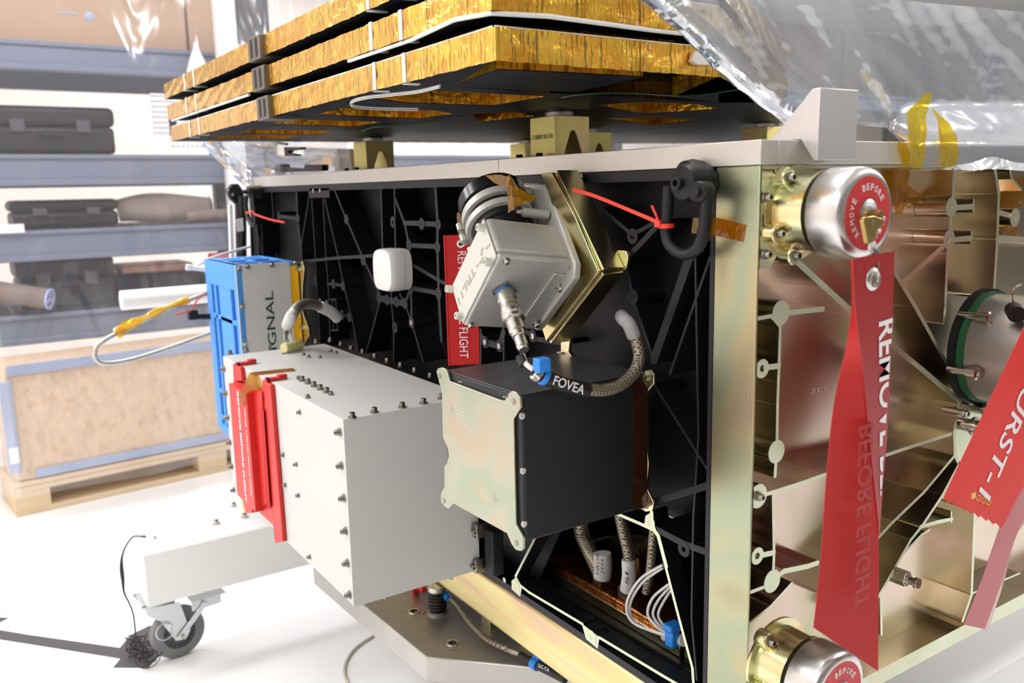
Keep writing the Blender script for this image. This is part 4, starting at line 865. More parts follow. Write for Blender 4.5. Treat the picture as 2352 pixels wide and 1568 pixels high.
# blue grids: bars over a core coloured dark for slit shade
def gridface(bars, v, ax, d, nm):
    b = NB(); ribs(b, bars, ax, v, d, False); finish(b, nm, M['blue'], t, bevel=.001)
b = NB(); e = .0045
yy = lambda f: by0+(by1-by0)*f
zz = lambda f: bz1-(bz1-bz0)*f
def bar(y0, y1, z0, z1): bx(b, (bX, y0, z1), (bX+e+.012, y1, z0))
bar(yy(0), yy(.10), zz(0), zz(1)); bar(yy(.84), yy(1), zz(0), zz(1)); bar(yy(.1), yy(.84), zz(0), zz(.135)); bar(yy(.1), yy(.84), zz(.955), zz(1))
bar(yy(.22), yy(.58), zz(.135), zz(.96)) ; bar(yy(.68), yy(.74), zz(.135), zz(.96))
for f in (.30, .74, .90): bar(yy(.1), yy(.84), zz(f), zz(f+.025))
finish(b, 'blue_front_cover', M['blue'], t, bevel=.0015)
b = NB()
xx = lambda f: bX+(-.022-bX)*f
def tb(x0, x1, y0, y1): bx(b, (x0, y0, bz1-.012), (x1, y1, bz1))
tb(xx(0.0)+.001, xx(.16), by0+.003, by1); tb(xx(.9), xx(1), by0+.003, by1); tb(xx(.16), xx(.9), by0+.003, by0+.045); tb(xx(.16), xx(.9), by1-.03, by1)
for f in (.27, .6, .8): tb(xx(.16), xx(.9), yy(f), yy(f)+.022)
tb(xx(.5), xx(.56), by0+.045, by1-.03)
finish(b, 'blue_top_cover', M['blue'], t, bevel=.0015)
b = NB(); bx(b, (bX-.001, by0, bz0), (-.045, by0+.004, bz1+.001)); finish(b, 'white_plate', M['paint'], t, bevel=.0006)
b = NB(); bx(b, (-.0448, by0+.001, bz0), (-.022, by0+.005, bz1-.012)); finish(b, 'amber_strip', M['amber'], t)
for q in ((775, 293), (875, 270), (1167, 248), (1450, 226), (813, 750), (847, 1203)): bolt(t, at(*Zd(*q), 'y', by0), mY, BOLT_M, 'bolt', 1.15)
text(t, 'SIGNAL', M['dark_txt'], (at(*Zd(1145, 570), 'y', by0-.0002)+at(*Zd(1185, 1390), 'y', by0-.0002))/2, (0, 0, 1), (-1, 0, 0), (at(*Zd(1145, 570), 'y', by0)-at(*Zd(1185, 1400), 'y', by0)).length, .0235, bold=.01)
b = NB(); ppx(b, [Z1(x, y) for x, y in ((655, 790), (690, 785), (705, 850), (690, 1000), (692, 1200), (740, 1330), (745, 1390), (715, 1440), (690, 1560), (640, 1560))], 'x', -.019, -.010); finish(b, 'gold_flange', M['gold_part'], t, bevel=.001)
for q in ((1500, 300), (1548, 1000)): bolt(t, at(*Zd(*q), 'x', -.019), mX, BOLT_M, 'bolt', 1.2)
# braided loop with yellow tape, rods and ties left of the blue unit
t = thing('braided_loop_cable', 'pale braided cable loop with yellow tape hanging out left of the blue unit', 'cable', at(250, 800, 'y', 1.9))
L_ = [(500, 758), (440, 780), (360, 808), (290, 828), (240, 834), (219, 822), (222, 796), (245, 778), (268, 765)]
b = NB(); tube(b, onplane(L_, 'y', [1.93, 1.92, 1.90, 1.87, 1.84, 1.83, 1.83, 1.84, 1.86]), .0065, 12); finish(b, 'cable_braid', M['braid_lt'], t)
L_ = [(268, 765), (320, 740), (380, 712), (430, 690), (480, 672), (500, 668)]
b = NB(); tube(b, onplane(L_, 'y', [1.86, 1.87, 1.88, 1.9, 1.92, 1.93]), .0065, 10); finish(b, 'cable_core', M['braid_lt'], t)
b = NB(); tube(b, onplane([(266, 766), (290, 750), (310, 740), (345, 724), (380, 708), (432, 688)], 'y', [1.86, 1.866, 1.87, 1.875, 1.88, 1.9]), lambda s: .0125-.003*s+.003*math.sin(s*21), 7); finish(b, 'yellow_tape', M['kapton_tape_lt'], t)
b = NB(); ribbon(b, onplane([(275, 778), (300, 758), (335, 735)], 'y', [1.855]*3), onplane([(262, 762), (280, 738), (338, 724)], 'y', [1.85]*3)); finish(b, 'tape_flap', M['kapton_tape_lt'], t)
b = NB(); tube(b, onplane([(405, 723), (440, 712), (452, 690), (478, 668)], 'y', [1.87, 1.88, 1.89, 1.92]), .0022, 6); tag(finish(b, 'red_zip_tie', M['red_tie']), 'thin red zip tie crossing the yellow taped cable left of the blue unit', 'zip tie')
b = NB(); cyl(b, at(428, 613, 'y', 1.93), at(500, 622, 'y', 1.93), .007, 12); cyl(b, at(428, 613, 'y', 1.93), at(438, 614, 'y', 1.93), .010, 10); tube(b, onplane([(450, 612), (480, 595), (530, 578), (575, 566)], 'y', [1.95, 1.96, 1.98, 2.0]), .004, 8); tag(finish(b, 'white_rod', M['white_pl']), 'white rod pair sticking out left above the blue unit', 'rod')
p = at(446, 722, 'y', 1.9); b = NB(); bx(b, (p.x-.014, p.y, p.z-.016), (p.x+.012, p.y+.03, p.z+.012)); cyl(b, p+Vector((.012, .01, -.008)), p+Vector((.05, .01, -.012)), .009, 12); cyl(b, p+Vector((.045, .01, -.012)), p+Vector((.11, .03, -.022)), .004, 8); tag(finish(b, 'black_connector', M['blk_matte'], bevel=.001), 'small black connector with silver pins hanging by the red zip tie', 'connector')
# black mechanism at the far corner
t = thing('hinge_arm', 'black hinge arm with white tag at the far left corner of the body', 'hinge', at(545, 590, 'y', 2.12))
v = 2.10
b = NB(); ppx(b, [(524, 436), (535, 422), (548, 422), (560, 440), (562, 595), (548, 595), (545, 470), (530, 455)], 'y', v, v+.03); finish(b, 'arm_plate', M['blk_matte'], t, bevel=.002)
b = NB(); cyl(b, at(556, 450, 'y', v-.01), at(558, 640, 'y', v-.01), .013, 12); finish(b, 'cylinder', M['blk_matte'], t)
b = NB(); ppx(b, [(527, 470), (534, 470), (540, 640), (532, 640)], 'y', v-.01, v+.01); finish(b, 'white_strip', M['white_pl'], t)
b = NB(); ppx(b, [(542, 503), (558, 500), (560, 530), (545, 532)], 'y', v-.026, v-.024); finish(b, 'white_tag', M['paper'], t)
for q in ((524, 438), (535, 447)): bolt(t, at(*q, 'y', v-.001), mY, BOLT_M)
def shackle(L, v, r_, eye, er, label, full=True):
    t = thing('lifting_shackle', label, 'shackle', at(*L[len(L)//2], 'x', v))
    b = NB(); tube(b, [at(x, y, 'x', v) for x, y in L], r_, 16, 8); finish(b, 'shackle_bow', M['blk_matte'], t)
    p = at(*eye, 'x', v-.012)
    b = NB(); lathe(b, [(er, .04), (er, .006), (er*.86, 0), (er*.35, -.003), (er*.34, -.012), (er*.18, -.012), (er*.18, -.004), (0, -.004)], p, (1, 0, 0), 32, True, False); finish(b, 'eye_bolt', M['blk_matte'], t)
    return t, p
t, p = shackle([(1536, 428), (1533, 480), (1530, 535), (1542, 568), (1572, 584), (1602, 570), (1616, 530), (1622, 480), (1624, 430)], -.030, .0078, (1566, 420), .0245, 'black lifting shackle at the top right corner of the black panel')
b = NB(); q0 = at(1614, 440, 'x', -.030); lathe(b, [(.012, -.012), (.0135, -.009), (.0135, .012), (.012, .014)], q0, (-1, -.25, 0), 24); lathe(b, [(.006, .014), (.006, .020), (0, .020)], q0, (-1, -.25, 0), 12, False, False); finish(b, 'shackle_pin', M['blk_matte'], t)
b = NB(); q0 = at(1590, 415, 'x', -.015); lathe(b, [(.026, -.012), (.028, 0), (.026, .012)], q0, (-1, .2, 0), 28); finish(b, 'swivel_ring', M['blk_matte'], t)
t, p = shackle([Z1(235, 245), Z1(232, 330), Z1(250, 430), Z1(285, 490), Z1(310, 440), Z1(300, 330), Z1(290, 230)], -.030, .0065, Z1(245, 215), .019, 'small black lifting shackle at the far left corner of the black panel')
def ziptie(L, vs, label, head=None, loop=None):
    t = thing('red_zip_tie', label, 'zip tie', at(*L[0], 'x', vs[0]))
    P_ = smooth_path([at(x, y, 'x', v) for (x, y), v in zip(L, vs)], 6)
    b = NB(); ribbon(b, [p+Zv*.0027 for p in P_], [p-Zv*.0027 for p in P_], .0013, (-1, -.3, 0)); finish(b, 'strap', M['red_tie'], t)
    if loop:
        c_, rr, ax_ = loop; b = NB(); lathe(b, [(rr, -.003), (rr+.0018, -.003), (rr+.0018, .003), (rr, .003)], c_, ax_, 24, False, False); finish(b, 'loop', M['red_tie'], t)
    if head:
        p = at(*head, 'x', vs[-1]-.002); b = NB(); bx(b, (p.x-.004, p.y-.005, p.z-.004), (p.x+.004, p.y+.005, p.z+.004)); tube(b, [p, at(head[0]-6, head[1]-18, 'x', vs[-1]-.004), at(head[0]-17, head[1]-42, 'x', vs[-1]-.006)], .0018, 6); finish(b, 'tie_head', M['red_tie'], t)
    return t
ziptie([(1316, 436), (1352, 445), (1400, 463), (1450, 484), (1512, 510)], [-.075, -.06, -.05, -.042, -.036], 'red zip tie stretched from the gold camera bracket to the black shackle', (1514, 514), (at(1531, 519, 'x', -.030), .0085, (0, .05, 1)))
ziptie([Z1(232, 388), Z1(290, 375), Z1(300, 395), Z1(420, 438), Z1(548, 465)], [-.06, -.05, -.05, -.04, -.03], 'short red zip tie on the far left shackle of the black panel')
# white rounded pad
c_ = at(884, 620, 'x', -.045); t = thing('white_puck', 'white rounded-square plastic puck stuck on the black ribbed panel', 'puck', c_)
def sup(s, x, k=1): return [Vector((x, c_.y+s[0]*k*math.copysign(abs(math.cos(a))**.55, math.cos(a)), c_.z+s[1]*k*math.copysign(abs(math.sin(a))**.55, math.sin(a)))) for a in [2*math.pi*i/48 for i in range(48)]]
b = NB(); rg = []
for x, k in ((-.002, .97), (-.020, .99), (-.022, 1.0), (-.040, 1.0), (-.047, .985), (-.052, .94), (-.054, .86)): rg.append([b.verts.new(p) for p in sup((.047, .046), x, k)])
for p, q in zip(rg, rg[1:]):
    for i in range(48): b.faces.new((p[i], p[(i+1) % 48], q[(i+1) % 48], q[i]))
b.faces.new(rg[-1]); bmesh.ops.recalc_face_normals(b, faces=b.faces); finish(b, 'puck_body', M['white_pl'], t)
b = NB()
for k, (x, rr) in enumerate(((-.0225, 1.004), (-.0255, 1.004))): pass
rg = [[b.verts.new(p) for p in sup((.047, .046), x, 1.006)] for x in (-.0215, -.0235)]
for i in range(48): b.faces.new((rg[0][i], rg[0][(i+1) % 48], rg[1][(i+1) % 48], rg[1][i]))
finish(b, 'seam', M['paper'], t)

# ================================================================== FOVEA BOX
fx, fy0, fy1, fz0, fz1 = -.231, .1865, .398, .829, 1.033
t = thing('black_electronics_box', 'black anodised electronics box with pale gold end plate under the grey camera', 'electronics box', (-.12, .29, fz0))
b = NB(); bx(b, (fx, fy0, fz0), (-.0125, fy1, fz1-.001)); finish(b, 'box_body', M['blk_box'], t, bevel=.004)
b = NB(); bx(b, (fx+.001, fy0+.005, fz1-.0006), (-.014, fy1-.005, fz1+.0004)); finish(b, 'brushed_lid', M['blk_top'], t)
pl = [(170, 110), (180, 84), (205, 77), (232, 84), (247, 105), (270, 180), (462, 252), (655, 323), (685, 322), (697, 295), (712, 268), (735, 253), (765, 262), (796, 300), (802, 380), (748, 465), (757, 860), (768, 1255), (822, 1355), (820, 1440), (800, 1455), (765, 1445), (735, 1405), (700, 1322), (500, 1212), (300, 1100), (262, 1140), (235, 1125), (203, 1085), (204, 1020), (230, 968), (229, 815), (250, 795), (262, 740), (255, 680), (219, 602), (214, 430), (210, 262)]
b = NB(); poly(b, [at(*Z4(x, y), 'x', fx-.0045) for x, y in pl], (.004, 0, 0)); finish(b, 'gold_end_plate', M['gold_plate'], t, bevel=.0008)
for q in ((192, 140), (748, 332), (226, 1077), (770, 1395)):
    b = NB(); lathe(b, [(0, 0), (.0038, 0)], at(*Z4(*q), 'x', fx-.0048), mX, 18, False, False); lathe(b, [(.0038, -.0002), (.0048, .0), (.0048, -.0004)], at(*Z4(*q), 'x', fx-.0048), mX, 18, False, False); finish(b, 'ear_hole', M['steel_dk'], t)
o_ = lambda x, y: at(*Z4(x, y), 'x', fx-.0046)
for s_, q0, q1, h_ in (('SPACE COMPUTING', (325, 400), (450, 440), .0032), ('MODEL 01', (325, 430), (400, 455), .0028), ('SERIAL 0001', (325, 462), (400, 488), .0028)): pass
b = NB()
for x, y, n_ in ((285, 400, 1), (605, 1060, -1)):
    c2 = o_(x, y)
    for k in range(-3, 4):
        hh = (.0085, .005, .0028, .0015)[abs(k)]; y_ = c2.y-k*.0022; bx(b, (c2.x-.0002, y_-.0005, c2.z-hh), (c2.x, y_+.0005, c2.z+hh))
    for r_ in range(3):
        y_ = c2.y-n_*.026; bx(b, (c2.x-.0002, y_-.014+.004*r_, c2.z+(.004-r_*.005)*n_-.0004), (c2.x, y_+.014-.003*r_, c2.z+(.004-r_*.005)*n_+.0004))
finish(b, 'etched_logo', M['etch_lt'], t)
for q in ((813, 440), (820, 852), (828, 1250)): bolt(t, at(*Z4(*q), 'y', fy0-.0002), mY, BOLT_F, 'flush_screw', 1.15)
for q in ((355, 185), (690, 298)): bolt(t, at(*Z4(*q), 'z', fz1), Zv, BOLT_F, 'flush_screw', 1)
fl = [(1100, 20), (1200, 20), (1590, 150), (1700, 140), (1735, 100), (1780, 95), (1803, 130), (1800, 200), (1745, 265), (1748, 680), (1760, 800), (1745, 980), (1800, 1090), (1790, 1150), (1740, 1160), (1690, 1130), (1665, 1070), (1500, 1120), (1100, 1000)]
b = NB(); poly(b, [at(*Z4(x, y), 'x', -.0122) for x, y in fl], (.0055, 0, 0)); finish(b, 'gold_rear_flange', M['gold_part'], t, bevel=.0008)
for q in ((1735, 148), (1730, 1103), (1105, 0)): bolt(t, at(*Z4(*q), 'x', -.0125), mX, BOLT, 'bolt', 1.05)
b = NB(); bx(b, (-.040, fy0-.0016, fz0+.002), (-.0128, fy0-.0004, fz1-.004)); finish(b, 'amber_tape_band', mat('amber_tape_on_black', (.030, .010, .004), 0, .2, coat=.5), t)
# cable with FOVEA sleeve
t = thing('fovea_cable', 'braided cable with black sleeve lettered FOVEA, from the camera over the black box', 'cable', at(1300, 880, 'y', .175))
YP = lambda L, vs: [at(x, y, 'y', v) for (x, y), v in zip(L, vs)]
L_ = [(1345, 893), (1385, 896), (1425, 884), (1455, 857), (1468, 822), (1462, 786), (1447, 750), (1437, 735)]; V_ = [.160, .160, .162, .168, .175, .18, .184, .188]
b = NB(); tube(b, YP(L_, V_), .0085, 16, 8); finish(b, 'cable_braid', M['braid'], t)
b = NB(); tube(b, YP([(1246, 862), (1290, 882), (1349, 895)], [.165, .16, .160]), .0100, 18, 6); finish(b, 'black_sleeve', M['blk_matte'], t)
b = NB(); P_ = YP([(1456, 772), (1445, 745), (1432, 732), (1428, 726)], [.182, .184, .20, .24]); tube(b, P_, .0100, 14, 6); finish(b, 'grey_sleeve', mat('grey_shrink_sleeve', (.32, .32, .33), 0, .5), t)
a_ = at(1271, 872, 'y', .150); e_ = at(1341, 896, 'y', .149); text(t, 'FOVEA', M['white_txt'], (a_+e_)/2-Vector((0, .0012, 0)), e_-a_, Zv, (e_-a_).length, .0125, bold=.01)
for i in range(2):
    b = NB(); tube(b, [at(1197+4*i, 815, 'y', .20), at(1205+3*i, 832+2*i, 'y', .19), at(1222+2*i, 846+2*i, 'y', .175), at(1248, 860, 'y', .165)], .0034, 10, 6); finish(b, 'white_wire', M['white_wire'], t)
b = NB(); tube(b, [at(1194, 818, 'y', .20), at(1203, 838, 'y', .19)], .006, 10, 3); tube(b, YP([(1222, 852), (1234, 858)], [.172, .168]), .0066, 10, 3); finish(b, 'dark_core', M['rubber_black'], t)
b = NB(); p = at(1249, 851, 'y', .152); bx(b, (p.x-.009, p.y-.004, p.z-.002), (p.x+.009, p.y+.012, p.z+.016)); lathe(b, [(.0108, -.004), (.0126, -.004), (.0126, .004), (.0108, .004)], at(1249, 863, 'y', .165), at(1290, 882, 'y', .16)-at(1246, 862, 'y', .165), 20, False, False); finish(b, 'blue_tie', M['blue_clip'], t, bevel=.002)
b = NB(); tube(b, YP([(1226, 858), (1236, 864)], [.166, .165]), .0078, 8, 3); tube(b, YP([(1257, 866), (1264, 872)], [.163, .162]), .0088, 8, 3); finish(b, 'frayed_ends', M['braid_lt'], t)

# ================================================================== CAMERA UNIT
Q0 = Vector((-.23224952, .23246026, 1.21274395)); E1 = Vector((.01489163, .05596517, .05136476)); E2 = Vector((.12018686, -.01703329, -.01628564)); E3 = Vector((-.00054824, .09632058, -.10478845))
KC = 1.06; Q0 = CAM+(Q0-CAM)*KC; E1 *= KC; E2 *= KC; E3 *= KC
n1, n2, n3 = E1.normalized(), E2.normalized(), E3.normalized()
t = thing('space_camera', 'grey boxed camera tilted on a gold bracket, with capped lens and silver connector', 'camera', Q0+E3+E1*.5)
b = NB(); obox(b, Q0+n1*.010, E1-n1*.010, E2, E3); finish(b, 'camera_body', M['cam_paint'], t, bevel=.008, seg=4)
b = NB(); obox(b, Q0, n1*.0096, E2, E3); finish(b, 'front_lid', M['cam_paint'], t, bevel=.0035, seg=3)
b = NB(); obox(b, Q0-n2*.0035+E3*.02+E1*.04, E1*.92, n2*.0035, E3*.96); finish(b, 'side_plate', M['cam_plate'], t, bevel=.001)
lh = lambda x, y, off=.0: hit(*ZC(x, y), Q0-n2*(.0035+off), n2)
fh = lambda x, y, off=.0: hit(*ZC(x, y), Q0-n1*off, n1)
for q in ((415, 460), (480, 755), (145, 985), (228, 1215)): bolt(t, lh(*q), -n2, BOLT_C, 'cap_screw', .98)
for q in ((608, 738), (1172, 796), (298, 1286), (866, 1272)): bolt(t, fh(*q), -n1, BOLT_M, 'screw', .9)
bolt(t, fh(1066, 966, .004), -n1, BOLT_M, 'screw', 1.1)
# raised pad on the lid
b = NB(); poly(b, [fh(*q) for q in ((1012, 838), (1180, 868), (1160, 1000), (930, 1305), (830, 1300), (748, 1225))], -n1*.004); finish(b, 'raised_pad', M['cam_paint'], t, bevel=.0015)
bolt(t, fh(866, 1272, .004), -n1, BOLT_M, 'screw', 1.1)
# printed logo on side plate
a_ = lh(330, 830, .0001); e_ = lh(205, 1080, .0001)
text(t, 'TRL11', M['cam_mark'], (a_+e_)/2, e_-a_, -E1, (e_-a_).length*1.12, .014, bold=.02)
def lq(L): 
    b = NB(); poly(b, [lh(x, y, .0003) for x, y in L], n2*.0002); finish(b, 'printed_mark', M['cam_mark'], t)
lq([(410, 625), (392, 640), (385, 690), (402, 708)]); lq([(425, 708), (402, 712), (382, 745), (400, 765), (420, 762), (440, 712)])
for q in ((462, 605), (440, 628), (385, 755), (360, 782)): lq([(q[0], q[1]-14), (q[0]+14, q[1]), (q[0]-2, q[1]+22), (q[0]-14, q[1]+8)])
a_ = fh(790, 1100, .0001); e_ = fh(890, 860, .0001); text(t, 'TRL11', M['cam_paint'], (a_+e_)/2, e_-a_, -E2, (e_-a_).length, .016)
# connector
cp = fh(585, 990); cpart = lambda prof, nm, m_, n_=24: finish((lambda B: (lathe(B, prof, cp, -n1, n_, False, False), B)[1])(NB()), nm, m_, t)
cpart([(.019, 0), (.019, .006), (.0, .006)], 'connector_flange', M['steel_dk'], 4)
cpart([(.0145, .006), (.0145, .009)], 'blue_band', M['blue_clip'])
cpart([(.0138, .009), (.0142, .0095), (.0142, .022), (.0130, .023), (.0130, .034), (.0115, .035), (.0115, .039)], 'receptacle', M['nickel'])
cpart([(.0115, .039), (.0155, .0395), (.016, .041), (.016, .053), (.0155, .0545), (.0165, .055), (.0165, .060), (.0145, .061), (.0125, .062)], 'coupling_ring', M['nickel'])
cpart([(.0125, .062), (.0125, .080), (.0105, .082), (.0105, .090), (.0085, .091)], 'backshell', M['nickel'])
cpart([(.0085, .091), (.009, .108), (.0075, .110), (.0075, .114), (0, .114)], 'strain_relief', M['steel'])
# lens
lc = Q0+E1+n1*.018+E2*.47+E3*.38
lpart = lambda prof, nm, m_, n_=40: finish((lambda B: (lathe(B, prof, lc, n1, n_, False, False), B)[1])(NB()), nm, m_, t)
lpart([(.044, -.004), (.044, .010), (.049, .012), (.049, .085)], 'lens_barrel', M['blk_matte'])
lpart([(.0492, .0235), (.0565, .0235), (.0565, .0345), (.0492, .0345)], 'clamp_ring', M['cam_paint'])
lpart([(.0492, .0475), (.0565, .0475), (.0565, .060), (.0492, .060)], 'clamp_ring', M['cam_paint'])
lpart([(.0492, .066), (.056, .068), (.056, .090), (.052, .094), (0, .095)], 'lens_cap', mat('black_gloss_cap', (.01, .01, .011), 0, .25))
u_ = -n2
for h_ in (.029, .054):
    q = lc+n1*h_+(u_*.80+n3*.60)*.060; b = NB(); cyl(b, q-n1*.0065, q+n1*.0065, .0060, 14); cyl(b, q+(u_*.4-n3*.2)*.012-n1*.0065, q+(u_*.4-n3*.2)*.012+n1*.0065, .0048, 12); finish(b, 'clamp_lug', M['cam_paint'], t); bolt(t, q-n1*.0065, -n1, BOLT_F, 'screw', .9)
q = lc+n1*.004+(u_*.75+n3*.66)*.057; b = NB(); cyl(b, q-n1*.010, q+n1*.008, .0062, 14); finish(b, 'clamp_lug', M['cam_paint'], t)
# body shoulders toward bracket
b = NB(); poly(b, [hit(x, y, Q0+E2, n2) for x, y in ((1196, 420), (1262, 424), (1278, 442), (1336, 606), (1334, 640), (1246, 760), (1180, 700), (1170, 480))], -n2*.012); finish(b, 'mounting_flange', M['cam_paint'], t, bevel=.003)
for q, ln in (((640, 150), .03), ((790, 345), .03)):
    p0 = hit(*ZC(q[0]+170, q[1]+5), Q0+E2*.88, n2); pp = p0-n2*.045
    b = NB(); cyl(b, p0, pp, .0075, 16); finish(b, 'standoff', M['cam_paint'], t); bolt(t, pp, -n2, BOLT_M, 'screw', 1.2)
# gold bracket
t = thing('camera_bracket', 'gold machined bracket holding the tilted camera to the black panel', 'bracket', (-.05, .2, 1.15))
xp = (Q0+E2).x+.010
bp_ = [at(x, y, 'x', xp) for x, y in ((1243, 399), (1268, 396), (1322, 500), (1374, 624), (1254, 784), (1243, 750), (1318, 610))]
b = NB(); poly(b, bp_, (.006, 0, 0)); finish(b, 'bracket_plate', M['gold_part'], t, bevel=.001)
def web(p, q, x0, x1, th, nm='bracket_web'):
    d = (q-p).normalized(); n_ = Vector((1, 0, 0)).cross(d)*th; b = NB(); obox(b, Vector((x0, p.y, p.z)), q-p, Vector((x1-x0, 0, 0)), n_); finish(b, nm, M['gold_part'], t, bevel=.001)
web(bp_[1], bp_[3], xp+.0062, -.0125, -.006); web(bp_[3], bp_[4], xp+.0062, -.0125, -.006)
def ear(L, nm='mounting_ear', v=-.0120): b = NB(); poly(b, [at(*Z2(x, y), 'x', v) for x, y in L], (.0065, 0, 0)); finish(b, nm, M['gold_part'], t, bevel=.0008)
ear([(900, 65), (1075, 55), (1088, 90), (1070, 200), (1040, 235), (1000, 215), (960, 150)]); ear([(1280, 655), (1380, 632), (1430, 640), (1446, 690), (1430, 770), (1395, 805), (1240, 830), (1150, 800)])
ear([(940, 1385), (985, 1375), (1030, 1440), (1000, 1480), (940, 1475), (930, 1430)], v=-.0190); ear([(940, 1275), (1010, 1300), (1000, 1400), (940, 1390)], v=-.0188)
for q in ((995, 120), (1348, 697), (943, 1435)): bolt(t, at(*Z2(*q), 'x', -.013 if q[0] != 943 else -.019), mX, BOLT, 'bolt', 1.25)
# red embroidered tag
t = thing('remove_before_flight_tag', 'red embroidered tag hanging behind the camera, half hidden, lettered REMOVE BEFORE FLIGHT', 'tag', at(1060, 838, 'x', -.1))
tv = -.085
tO = at(1021, 541, 'x', tv); tN = Vector((fwd.x, fwd.y, 0)).normalized(); tR = Vector((tN.y, -tN.x, 0)); th_ = lambda x, y, o=0: hit(x, y, tO-tN*o, tN)
P4 = [th_(x, y) for x, y in ((1021, 541), (1094, 538), (1100, 836), (1032, 839))]
b = NB(); poly(b, P4, tN*.0022); finish(b, 'tag_cloth', M['red_cloth'], t, bevel=.0008)
b = NB(); tube(b, [p+tN*.0011 for p in P4], .0022, 8, 0, True); finish(b, 'stitched_edge', M['red_cloth'], t)
b = NB(); lathe(b, [(.0035, 0), (.0040, .001), (.0068, .0008), (.0070, 0)], th_(1058, 560, .0004), -tN, 20, False, False); finish(b, 'eyelet', M['white_txt'], t)
b = NB(); lathe(b, [(0, .0003), (.0036, .0003)], th_(1058, 560, .0004), -tN, 18, False, False); finish(b, 'eyelet_hole', M['blk_matte'], t)
a_ = th_(1061, 577, .0004); e_ = th_(1066, 822, .0004); text(t, 'REMOVE BEFORE FLIGHT', M['white_txt'], (a_+e_)/2, e_-a_, tR, (e_-a_).length, .0160)
b = NB(); tube(b, [th_(1058, 560, .001), th_(1057, 545, .004), th_(1056, 520, .002), lc+n1*.02+(u_*.80+n3*.60)*.062], .0012, 6, 4); finish(b, 'wire_loop', M['steel'], t)
def tapepoly(L, ax, v, label, m_='kapton_tape', name='amber_tape'):
    P_ = [at(x, y, ax, v if not isinstance(v, (list, tuple)) else v[i]) for i, (x, y) in enumerate(L)]
    b = NB(); vs = [b.verts.new(p) for p in P_]; b.faces.new(vs); bmesh.ops.triangulate(b, faces=b.faces[:]); bmesh.ops.subdivide_edges(b, edges=b.edges[:], cuts=3, use_grid_fill=True)
    for v_ in b.verts: v_.co += Vector((random.uniform(-1, 1), random.uniform(-1, 1), random.uniform(-1, 1)))*.0009
    o = finish(b, name, M[m_], smooth=20); tag(o, label, 'tape'); return o
tapepoly([ZC(x, y) for x, y in ((180, 335), (230, 325), (275, 490), (205, 560))], 'x', tv-.004, 'crumpled amber tape over the top of the red embroidered tag')
tapepoly([ZC(x, y) for x, y in ((612, 20), (640, 0), (700, 100), (800, 170), (870, 190), (830, 235), (740, 250), (680, 300), (628, 330))], 'x', [-.17, -.17, -.15, -.14, -.14, -.14, -.16, -.17, -.17], 'crumpled amber tape flap on the black lens cap')
tapepoly([ZC(x, y) for x, y in ((420, 10), (540, 0), (640, 20), (620, 110), (540, 95), (500, 30))], 'x', -.19, 'amber tape lying over the upper rim of the lens cap')

# ================================================================== CAPS ON THE GOLD FACE
def ring_text(parent, s, c, r_, mid, step, h_, m_):
    n = len(s)
    for i, ch in enumerate(s):
        a_ = R(mid+step*((n-1)/2-i)); rad = Vector((math.cos(a_), 0, math.sin(a_))); tan = Vector((math.sin(a_), 0, -math.cos(a_)))
        text(parent, ch, m_, c+rad*r_, tan, rad, h_*.72, h_, 'lettering', .012)
def cap(c, label, key=True):
    c = Vector(c); t = thing('release_cap', label, 'cap', c, None); d = Vector((0, -1, 0)); r_ = .0545
    L = lambda prof, nm, m_, n_=56, o=c: finish((lambda B: (lathe(B, prof, o, d, n_, False, False), B)[1])(NB()), nm, m_, t)
    L([(.060, 0), (.060, .004), (.050, .005), (.049, .045), (.0525, .047), (.0525, .050), (.046, .0505)], 'gold_base_ring', M['gold_part'])
    L([(.046, .0505), (.046, .057)], 'dark_gap', M['blk_matte'])
    L([(.046, .0565), (.0535, .0565), (r_, .058), (r_, .093), (.0535, .098), (.051, .1015), (.047, .1035), (.043, .104)], 'steel_cap', M['cap_steel'])
    L([(.0435, .1035), (.043, .1042), (.0, .1042)], 'red_label', M['red_dial'])
    L([(.0165, .1042), (.0165, .1062), (.014, .1075), (.010, .106), (.0085, .1055), (0, .1055)], 'lock_collar', M['cap_steel'], 36)
    fc = c+d*.1044
    ring_text(t, 'BEFORE', fc, .0310, 72, 15, .0078, M['dial_white']); ring_text(t, 'REMOVE', fc, .0310, 190, 15.5, .0078, M['dial_white']); ring_text(t, 'FLIGHT', fc, .0310, -48, 14, .0078, M['dial_white'])
    for a_ in (128, 205, 250):
        q = Vector((math.cos(R(a_))*.056, 0, math.sin(R(a_))*.056)); bb = NB(); lathe(bb, [(.0125, 0), (.0125, .016), (.011, .018)], c+q, d, 20); finish(bb, 'base_lug', M['gold_part'], t); bolt(t, c+q+d*.0165, d, BOLT_S, 'bolt', 1.25)
    return t, fc
c1_ = at(1993, 490, 'y', -.104); c1_.y = 0
t, fc = cap(c1_, 'steel cap with red REMOVE BEFORE FLIGHT dial, near the top corner of the gold face')
for q in (Z6(405, 270), Z6(400, 650)): bolt(t, at(*q, 'y', -.003), mY, BOLT_S, 'bolt', 1.2)
k = thing('brass_key', 'brass key turned in the lock of the upper steel cap', 'key', fc)
K = lambda px, py, v: at(px, py, 'y', v)
b = NB(); poly(b, [K(*Z6(x, y), fc.y-.020) for x, y in ((1055, 430), (1068, 400), (1130, 392), (1190, 415), (1192, 455), (1150, 490), (1120, 575), (1085, 580), (1070, 500))], (0, .006, 0)); finish(b, 'key_bow', M['brass'], k, bevel=.001)
b = NB(); cyl(b, fc+Vector((.000, .0, 0)), fc+Vector((.0, -.018, 0)), .0045, 14); finish(b, 'key_shaft', M['brass'], k)
